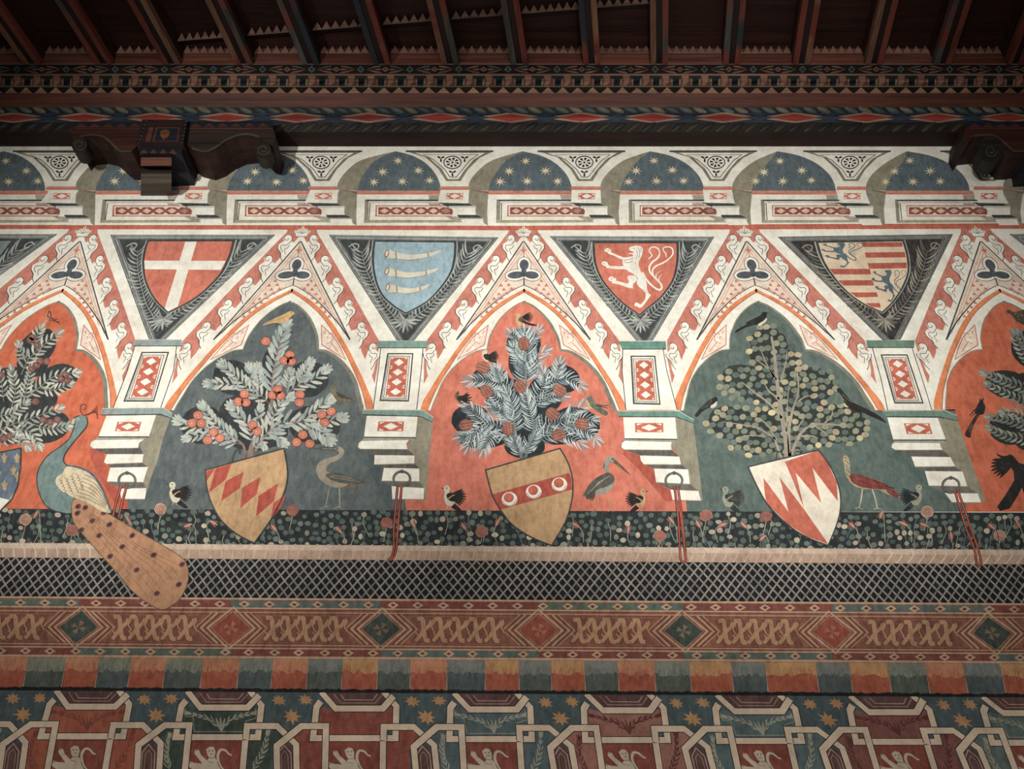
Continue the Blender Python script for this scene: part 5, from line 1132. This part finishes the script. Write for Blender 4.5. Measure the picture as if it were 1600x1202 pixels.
# pheasant
bird('pheasant with a dark red wing and spotted neck in the green bay', V3, [
    ('leg', [('l', [(590, 655), (582, 720), (568, 778)], 9, paint((190, 176, 130)), 0, (1, .7)), ('l', [(650, 660), (670, 720), (682, 780)], 9, paint((190, 176, 130)), 0, (1, .7)), ('l', [(545, 780), (568, 774), (590, 788)], 5, paint((190, 176, 130))), ('l', [(660, 788), (682, 778), (712, 786)], 5, paint((190, 176, 130)))]),
    ('body', [('p', [(465, 470), (475, 450), (495, 452), (508, 480), (512, 530), (520, 570), (580, 580), (700, 610), (815, 695), (810, 712), (740, 690), (680, 660), (600, 660), (540, 640), (500, 600), (480, 550), (475, 500)], paint((168, 152, 112)))]),
    ('wing', [('p', [(510, 572), (560, 565), (640, 590), (730, 625), (770, 660), (700, 660), (600, 650), (530, 620)], paint((136, 52, 46))), ('l', [(540, 600), (640, 630), (760, 660)], 4, paint((90, 36, 34))), ('l', [(560, 580), (660, 605), (740, 640)], 4, paint((90, 36, 34)))]),
    ('tail', [('p', [(740, 650), (790, 670), (820, 700), (800, 712), (750, 685)], paint((130, 54, 46))), ('l', [(730, 640), (790, 655)], 6, INKB)]),
    ('head', [('q', [(472, 458), (440, 438), (468, 472)], paint((150, 80, 60))), ('d', 484, 462, 4, INKB), ('l', [(485, 450), (480, 438)], 3, paint((150, 80, 60)))]),
    ('speckles', [('d', 484 + (a % 3) * 9 + a * 1.2, 480 + a * 10, 3.5, INKB) for a in range(13)])])
# peacock
PB = paint((112, 138, 132), .25); PW = paint((214, 190, 146), .2); PT = raw((190, 143, 110), .25)
pk = thing('painted_peacock', 'large peacock with blue-green neck and long tan tail hanging over the rail at lower left', 'bird', W(150, 800), BG)
pn = Pen(*V0, lay=26)
tail = [(455, 735), (520, 720), (640, 790), (740, 850), (860, 920), (980, 990), (1100, 1060), (1165, 1120), (1180, 1200), (1168, 1260), (1130, 1340), (1060, 1400), (1000, 1410), (920, 1370), (820, 1290), (740, 1190), (640, 1080), (560, 990), (500, 920), (455, 850)]
pn.poly(tail, PT, 0, smooth=3); pn.line(tail, 5, paint((120, 84, 60)), 1, smooth=3, closed=True); pn.build('tail', pk)
pn = Pen(*V0, lay=28)
for a in range(7): pn.line([(480 + a * 22, 760 + a * 12), (620 + a * 40, 960 + a * 8), (800 + a * 52, 1180 - a * 8), (930 + a * 36, 1340 - a * 28)], 3, paint((150, 102, 66)), 0, smooth=4)
pn.build('plume_lines', pk)
for x, y in ((490, 768), (535, 775), (485, 810), (650, 808), (578, 858), (510, 915), (685, 882), (622, 950), (828, 950), (765, 1020), (690, 1080), (962, 1072), (1138, 1130), (855, 1165), (982, 1312), (1118, 1256)):
    pn = Pen(*V0, lay=29); pn.disc(x, y, 21, 15, paint((112, 66, 62)), 0, 10, -35); pn.disc(x, y, 9, 7, paint((70, 44, 52)), 1, 8, -35); pn.build('eye_spot', pk)
pn = Pen(*V0, lay=27)
body = [(540, 205), (548, 235), (540, 270), (500, 320), (450, 380), (408, 440), (398, 485), (425, 515), (470, 540), (500, 620), (480, 700), (455, 735), (450, 800), (420, 810), (330, 790), (285, 760), (245, 680), (232, 600), (245, 530), (300, 450), (370, 400), (430, 350), (455, 300), (470, 250), (465, 215), (500, 200)]
pn.poly(body, PB, 0, smooth=3); pn.line(body[:8], 7, DARK, 1, smooth=3); pn.line(body[14:], 7, DARK, 1, smooth=3); pn.build('body', pk)
pn = Pen(*V0, lay=30)
wing = [(425, 512), (500, 525), (570, 560), (620, 620), (660, 700), (685, 770), (700, 800), (640, 790), (560, 740), (470, 705), (390, 660), (355, 610), (365, 575), (400, 550)]
pn.poly([(x + 4, y - 4) for x, y in wing], paint((120, 140, 150)), 0, smooth=3); pn.poly([(x - 6, y + 8) for x, y in wing], PW, 1, smooth=3); pn.line(wing[:7], 6, DARK, 2, smooth=3); pn.build('wing', pk)
pn = Pen(*V0, lay=32)
for a in range(5):
    for b in range(4): pn.line([(372 + b * 34 + a * 8, 600 + a * 20 - b * 12), (392 + b * 34 + a * 8, 604 + a * 20 - b * 12 + 8), (384 + b * 34 + a * 8, 618 + a * 20 - b * 12 + 8)], 3, DARK, 0)
for a in range(7): pn.line([(480 + a * 8, 700 - a * 22), (560 + a * 9, 725 - a * 18), (660 + a * 3, 780 - a * 6)], 3.4, paint((110, 96, 76)), 0, smooth=3)
pn.build('feather_lines', pk)
pn = Pen(*V0, lay=31)
pn.poly([(470, 215), (455, 222), (440, 240), (452, 262), (468, 250)], paint((196, 168, 140)), 0); pn.line([(452, 225), (440, 250), (466, 262)], 4, DARK, 1); pn.disc(492, 222, 7, 5, BPALE, 1); pn.disc(492, 222, 3, 3, INKB, 2)
pn.build('beak', pk)
pn = Pen(*V0, lay=31)
pn.line([(520, 200), (502, 165), (510, 135), (535, 130), (540, 150), (525, 165)], 5, paint((120, 60, 50)), 0, smooth=3)
for a in range(6): pn.line([(525, 200), (560 + a * 8, 190 - a * 3), (610, 140 + a * 16)], 4, paint((120, 60, 50)), 0, smooth=3)
pn.build('crest', pk)
# ------------------------------------------------------------------ painted rail, net, frieze, striped roll
RAILC = paint((196, 156, 126), .35); RAILH = paint((214, 184, 156), .4)
th = thing('painted_rail', 'long pinkish tan painted rail that the net hangs from', 'rail', P(800, 860))
pn = Pen(surf=WB, lay=14); pn.poly([(-700, 848.5), (2300, 848.5), (2300, 871.5), (-700, 871.5)], RAILC); pn.build('pole', th)
pn = Pen(surf=WB, lay=15)
for a, b in ((-700, 2300),): pn.poly([(a, 849), (b, 849), (b, 857), (a, 857)], RAILH)
pn.build('light_upper_stripe', th)
x = -226.4; k = 0
while x < 1850:
    ln = (x - 760) / 840 * -9
    pn = Pen(surf=WB, lay=16); pn.line([(x, 849), (x + 4 + ln * .3, 858), (x + ln, 871)], 1.5 if x < 1380 and x > 140 else 2.2, RAILH if x < 1380 and x > 140 else paint((220, 196, 166)), 0, smooth=3); pn.disc(x, 848.6, 2.6, 1.6, RAILC, 0, 6)
    pn.build('binding_turn', th); x += 17.2; k += 1
# net
th = thing('painted_net', 'painted net of pale strands over a black band under the rail', 'net', P(800, 900))
pn = Pen(surf=WB, lay=8); pn.poly([(-700, 870), (2300, 870), (2300, 934), (-700, 934)], paint((30, 32, 38), .1)); pn.build('dark_ground', th)
pn = Pen(surf=WB, lay=9)
NC = [paint((152, 144, 130), .2), paint((136, 128, 116), .2), paint((164, 154, 138), .2)]
nx_ = -140; step = 14.1
n0 = int((2300 + 440) / step)
for i in range(n0):
    x = -440 + i * step
    lean = (x - 800) / 800 * 14 * 1.0                      # the net opens towards both ends
    for dx in (1, -1):
        pts_ = [(x + (dx * 52 + lean) * (t / 4.0) + R.uniform(-.5, .5), 871 + 61.5 * t / 4.0) for t in range(5)]
        pn.line(pts_, 2.5, R.choice(NC), 0 if dx > 0 else .5)
pn.build('strands', th, kind='stuff')
# frieze with lozenges
fr_ = thing('trim_3', 'painted frieze of red and green lozenges with tan interlace between thin borders', None, P(800, 978), kind='structure')
FRC = paint((168, 98, 72), .35); FRL = paint((214, 168, 126), .35); FRB = paint((122, 62, 50), .3); FGR = raw((104, 116, 104), .3); FRE = paint((148, 72, 62), .3); FBL = raw((104, 114, 108), .3)
pn = Pen(surf=WB, lay=10); pn.poly([(-700, 932), (2300, 932), (2300, 1028), (-700, 1028)], FRC); pn.build('ground', fr_)
DX = [-360, -120, 123, 361, 596, 842, 1068, 1300, 1550, 1790, 2030]
for a, (y0, y1) in enumerate(((936, 947), (1012, 1022.5))):
    for i in range(len(DX) - 1):
        g = (i + a + 1) % 2
        pn = Pen(surf=WB, lay=11); pn.poly([(DX[i], y0), (DX[i + 1], y0), (DX[i + 1], y1), (DX[i], y1)], (FRE if g else FGR) if (i + 3) % 4 < 2 else (FRE if g else FBL)); pn.build('border_panel', fr_)
for y, wd, mt in ((933.5, 2.6, FRL), (948.3, 2, FRL), (951, .9, FRB), (954.5, 1.2, FRL), (957, .9, FRB), (1003.5, .9, FRB), (1006, 1.2, FRL), (1008.4, .9, FRB), (1010.6, 2, FRL), (1024.5, 3.4, FRL)):
    pn = Pen(surf=WB, lay=12); pn.line([(-700, y), (400, y + R.uniform(-.5, .5)), (1000, y + R.uniform(-.5, .5)), (2300, y)], wd, mt); pn.build('line', fr_)
x = -277.8; k = 0
while x < 1860:
    for y in (941.8, 1017.2):
        xx = x + (0 if y < 980 else 8) + R.uniform(-1.5, 1.5)
        pn = Pen(surf=WB, lay=13); pn.poly([(xx - 9, y), (xx, y - 5.6), (xx + 9, y), (xx, y + 5.6)], FRL); pn.poly([(xx - 4, y), (xx, y - 2.5), (xx + 4, y), (xx, y + 2.5)], FRB, 1); pn.build('small_lozenge', fr_)
    x += 38.8
for i, c in enumerate(DX):
    ly = 979.5; sk_ = (c - 760) / 840 * 8
    gcol = paint((72, 84, 76), .3) if i % 2 == 0 else paint((178, 80, 58), .3)
    gc2 = paint((142, 116, 88), .3) if i % 2 == 0 else paint((206, 116, 84), .3)
    q = lambda rx, ry: [(c - rx, ly), (c - sk_ * ry / 30, ly - ry), (c + rx, ly), (c + sk_ * ry / 30, ly + ry)]
    pn = Pen(surf=WB, lay=16)
    pn.line(q(37, 32.5), 2.6, FRL, 0, closed=True); pn.line(q(46, 41)[0:1] + [(c - 12, ly - 28)], .1, FRL)
    pn.poly(q(30.5, 27), FRL, 1); pn.poly(q(30, 26), gcol, 2); pn.build('lozenge', fr_)
    pn = Pen(surf=WB, lay=20)
    v = q(29, 26)
    for j in range(4):
        a_, b_ = v[j], v[(j + 1) % 4]; m_ = ((a_[0] + b_[0]) / 2, (a_[1] + b_[1]) / 2)
        pn.poly([(c, ly), (c + (a_[0] - c) * .42, ly + (a_[1] - ly) * .42), (c + (m_[0] - c) * .55, ly + (m_[1] - ly) * .55)], gc2)
    pn.build('lozenge_star', fr_)
    for sd in (-1, 1):                                          # chevrons beside the lozenge
        pn = Pen(surf=WB, lay=14)
        for off, mt, wd in ((42, FRB, 1.4), (47, FRL, 2.2), (52, FRB, 1.2), (56, FRL, 1.2)):
            pn.line([(c + sd * (off - 26), ly - 24), (c + sd * off, ly), (c + sd * (off - 26), ly + 24)], wd, mt)
        pn.build('chevron', fr_)
KC = raw((196, 152, 118), .35)
for i in range(len(DX) - 1):
    a, b = DX[i] + 55, DX[i + 1] - 55
    n = 5 if (b - a) > 112 else 4
    pn = Pen(surf=WB, lay=13); pn.poly([(a - 10, 960), (b + 10, 960), (b - 2, 979), (b + 10, 1001), (a - 10, 1001), (a + 2, 979)], paint((146, 84, 66), .3)); pn.build('dark_panel', fr_)
    for j in range(n):
        x0_ = a - 2 + (b - a) * (j + .5) / n
        pn = Pen(surf=WB, lay=15); 
        def S(pts, wd=6.2): 
            p2 = [(x0_ + x, 980.5 + y) for x, y in pts]
            pn.line(p2, wd + 1.8, FRB, 0, smooth=3); pn.line(p2, wd, KC, 1, smooth=3)
        S([(-11, -17), (-3, -17.5), (-1, -8), (0, 2), (3, 15), (9, 16)], 7); S([(12, -15), (9, -8), (0, 0), (-7, 10), (-13, 17)], 6); S([(13, -17), (16, -12), (12, -5), (17, 4)], 2.4); S([(-13, 4), (-9, 10), (-14, 17)], 2.4)
        pn.build('interlace_knot', fr_)
# striped roll
ro = thing('trim_4', 'painted roll moulding of alternating orange red and grey green blocks', None, P(800, 1052), kind='structure')
RX = [-282, -226, -170, -114, -60, 0, 45, 104, 156, 206, 260, 318, 375, 427, 482, 536, 591, 642, 699, 758, 811, 861, 913, 965, 1022, 1077, 1142, 1195, 1274, 1326, 1386, 1445, 1504, 1562, 1625, 1690, 1752, 1814, 1876]
r_t = [paint((222, 138, 92), .3), paint((216, 152, 88), .3)]; r_b = raw((176, 98, 76), .3)
g_t = [raw((144, 146, 128), .35), raw((142, 146, 134), .35), raw((136, 138, 132), .35)]; g_b = [raw((92, 100, 92), .25), raw((88, 98, 98), .25)]
for i in range(1, len(RX) - 1):
    a, b = RX[i], RX[i + 1]; sl_ = lambda x: (x - 780) / 800 * 10
    red = (i % 2 == 1)
    jag = lambda y, amp: [(a + (b - a) * t / 12.0 + sl_(a) * (y - 1027) / 50, y + R.uniform(-amp, amp)) for t in range(13)]
    mt, mb = (R.choice(r_t), r_b) if red else (R.choice(g_t), R.choice(g_b))
    pn = Pen(surf=WB, lay=11)
    e = sl_((a + b) / 2)
    pn.poly([(a, 1027), (b, 1027), (b + e, 1075), (a + e, 1075)], mb)
    top = jag(1047, 3.5); pn.poly([(b, 1027), (a, 1027)] + top, mt, 1)
    mid_ = paint(tuple(int((u + v) / 2) for u, v in (((222, 138, 92), (196, 82, 56)) if red else ((134, 144, 130), (82, 96, 92)))[0:2][0:1] and zip(*(((222, 138, 92), (196, 82, 56)) if red else ((134, 144, 130), (82, 96, 92))))), .3)
    for t in range(26):
        xx = a + (b - a) * R.random() + e * .4; pn.line([(xx, 1040 + R.uniform(-6, 4)), (xx + R.uniform(-1, 1), 1052 + R.uniform(-5, 6))], 1.4, mid_, 2 + R.random(), taper=(.6, .4))
    pn.build('colour_block', ro)
pn = Pen(surf=WB, lay=14)
bot = [(x, 1074 + R.uniform(-1.6, .8)) for x in range(-700, 2300, 5)]
pn.poly(bot + [(2300, 1079), (-700, 1079)], paint((34, 36, 36), .1)); pn.build('shadow_line', ro)
# ------------------------------------------------------------------ lower wall: interlaced straps, starry grounds and lions
LW = thing('trim_5', 'painted lower wall ground behind the interlaced straps', None, P(800, 1140), kind='structure')
LOWB = raw((84, 98, 100), .25)
pn = Pen(surf=WB, lay=2); pn.poly([(-700, 1076), (2300, 1076), (2300, 1420), (-700, 1420)], LOWB); pn.build('blue_ground', LW)
CX = [-68, 140, 348, 560, 770, 979, 1185, 1395, 1604]
STR = raw((226, 204, 178), .3); STK = paint((46, 42, 40), .1); MAR = raw((104, 76, 74), .25)
zz = P(800, 1140).z
tray = [(paint((86, 104, 96), .3), 'grey green'), (paint((186, 88, 60), .3), 'orange red'), (paint((66, 82, 70), .3), 'dark green'), (paint((164, 76, 58), .3), 'red'), (paint((86, 106, 110), .3), 'grey blue'), (paint((172, 106, 88), .3), 'dusty pink'), (paint((88, 112, 112), .3), 'teal grey'), (paint((146, 80, 70), .3), 'maroon'), (paint((98, 118, 112), .3), 'pale teal')]
C0 = W(140, 1120).x
for i, cx in enumerate(CX):
    off = W(cx, 1120).x - C0
    scl = 1.0
    def sf(x, y, off=off, cx=cx):
        p = W(x, y + 11 * (cx / 1600.0)); return Vector((p.x + off, 0, p.z))
    lb = tray[i][1]
    th = thing('strapwork_unit', 'pale interlaced strap frame around a %s tray, %s along the bottom' % (lb, nth(i, 9)), 'strapwork', sf(140, 1140), 'interlaced frames of the lower wall')
    Z4 = lambda pts: [(x / 4.0, 900 + y / 4.0) for x, y in pts]
    grd = tray[i][0]; pale = paint(tuple(min(255, int(v * 1.0)) for v in (168, 166, 140)), .2) if i % 2 == 0 else paint((150, 72, 54) if i in (1, 3) else (112, 52, 48), .2)
    pn = Pen(surf=sf, lay=3); pn.poly(Z4([(325, 800), (425, 830), (720, 830), (785, 800), (780, 905), (680, 985), (290, 985), (300, 860)]), grd); pn.build('tray_ground', th)
    pn = Pen(surf=sf, lay=3); pn.poly(Z4([(350, 1015), (680, 1015), (640, 1400), (270, 1400)]), paint((158, 72, 54), .3)); pn.build('lion_ground', th)
    pn = Pen(surf=sf, lay=3); pn.poly(Z4([(700, 1010), (760, 1010), (790, 940), (880, 940), (940, 980), (850, 1060), (800, 1400), (640, 1400)]), grd); pn.build('side_ground', th); pn = Pen(surf=sf, lay=3)
    pn.poly(Z4([(200, 940), (260, 940), (245, 1015), (345, 1015), (270, 1400), (90, 1400), (150, 1040), (90, 980)]), grd); pn.build('side_ground', th)
    pn = Pen(surf=sf, lay=3); pn.poly(Z4([(380, 715), (730, 715), (760, 740), (710, 800), (430, 800), (360, 720)]), MAR); pn.build('hexagon_ground', th)
    pn = Pen(surf=sf, lay=4)
    pn.line(Z4([(430, 725), (465, 780), (680, 780), (735, 725)]), 1.4, paint((176, 132, 110)), 0); pn.line(Z4([(470, 725), (490, 760), (665, 762), (700, 725)]), 1.2, paint((196, 160, 140)), 0); pn.build('hexagon_line', th)
    # leaf drawing on tray and sides
    pn = Pen(surf=sf, lay=5)
    for pth in ([(545, 965), (500, 900), (430, 870), (350, 850)], [(545, 965), (590, 900), (660, 870), (750, 850)]):
        pn.spray(Z4(pth), 6, 12, 2.4, [pale], 0, spread=40, stem=pale, stemw=1.2, bend=.25)
    for a in (-110, -90, -70): pn.leaf(545 / 4, 900 + 960 / 4, a, 22, 3.4, pale, 1)
    if i % 2 == 0: pn.line(Z4([(330, 815), (330, 870), (375, 870), (375, 965), (700, 965), (700, 900), (770, 880), (770, 820)]), 1, pale, 0)
    pn.build('leaf_sprig', th)
    for pth in ([(205, 1230), (190, 1100), (215, 1000)], [(700, 1230), (790, 1100), (830, 980)]):
        pn = Pen(surf=sf, lay=5); pn.spray(Z4(pth), 7, 13, 2.4, [pale], 0, spread=40, stem=pale, stemw=1.2, bend=.2); pn.build('leaf_sprig', th)
    # pointed hexagon to the right, between two units
    pn = Pen(surf=sf, lay=3); pn.poly(Z4([(925, 1015), (990, 1080), (985, 1400), (830, 1400), (865, 1080)]), MAR)
    pn.line(Z4([(862, 1400), (890, 1100), (930, 1050), (968, 1100), (955, 1400)]), 1.6, paint((196, 160, 140)), 1); pn.line(Z4([(885, 1400), (908, 1112), (930, 1085), (948, 1112), (938, 1400)]), 1.2, paint((176, 132, 110)), 1); pn.build('pointed_panel', th)
    # straps
    def strap(pts, closed=False, lay=8):
        pn = Pen(surf=sf, lay=lay); q = Z4(pts); pn.line(q, 11.8, STK, 0, closed=closed); pn.line(q, 9.4, STR, 1, closed=closed); pn.build('strap', th)
    strap([(340, 770), (308, 805), (255, 1000), (770, 1000), (788, 905), (808, 800), (742, 710)], lay=8)
    strap([(352, 712), (425, 815), (720, 815), (800, 738)], lay=11)
    strap([(345, 1400 - 400 + 10), (262, 1400)], lay=8) if False else strap([(262, 1400), (348, 925), (195, 925), (20, 1050), (-30, 1400)], lay=11)
    strap([(625, 1400), (690, 1015)], lay=8)
    strap([(694, 1010), (708, 930), (895, 930), (1005, 1045), (985, 1400)], lay=9.5)
    pn = Pen(surf=sf, lay=4); star(pn, 20, 1091, 12, GOLD2 if 'GOLD2' in globals() else raw((190, 146, 104), .25), inner=.55); pn.build('star', th)
    pn = Pen(surf=sf, lay=4); star(pn, 62, 1090, 12, raw((190, 146, 104), .25), inner=.55); pn.build('star', th)
    pn = Pen(surf=sf, lay=4); star(pn, 36, 1116, 15, raw((196, 150, 106), .25), inner=.5, ry=.85); pn.build('star', th)
    # lion
    lt = thing('painted_lion', 'small pale lion rearing on a red ground, %s of the bottom row' % nth(i, 9), 'lion', sf(115, 1190), 'lions of the lower wall')
    pn = Pen(0, 900, .25, surf=sf, lay=6)
    LC = paint((214, 192, 160), .3)
    pn.poly([(440, 1075), (465, 1058), (490, 1062), (498, 1090), (490, 1125), (505, 1150), (520, 1190), (560, 1230), (560, 1330), (500, 1420), (440, 1420), (430, 1300), (400, 1230), (345, 1200), (320, 1180), (330, 1150), (360, 1160), (410, 1165), (385, 1130), (365, 1100), (370, 1075), (395, 1080), (405, 1110), (440, 1145), (455, 1130), (445, 1110)], LC, 0)
    pn.build('body', lt)
    pn = Pen(0, 900, .25, surf=sf, lay=6)
    pn.line([(560, 1330), (560, 1240), (520, 1180), (510, 1120), (530, 1080), (560, 1082), (580, 1105), (598, 1112)], 15, LC, 0, smooth=4, taper=(1, 1.1, .6)); pn.build('tail', lt)
    pn = Pen(0, 900, .25, surf=sf, lay=8)
    pn.disc(460, 1085, 4, 4, STK); pn.disc(480, 1085, 4, 4, STK); pn.line([(462, 1105), (482, 1105)], 3, STK); pn.line([(448, 1125), (480, 1130), (500, 1122)], 3, INK); pn.line([(440, 1150), (480, 1160)], 3, INK)
    for y in (1078, 1155): pn.line([(365 if y < 1100 else 322, y), (385 if y < 1100 else 345, y + 6)], 3, STK)
    pn.build('face_lines', lt, kind='stuff')
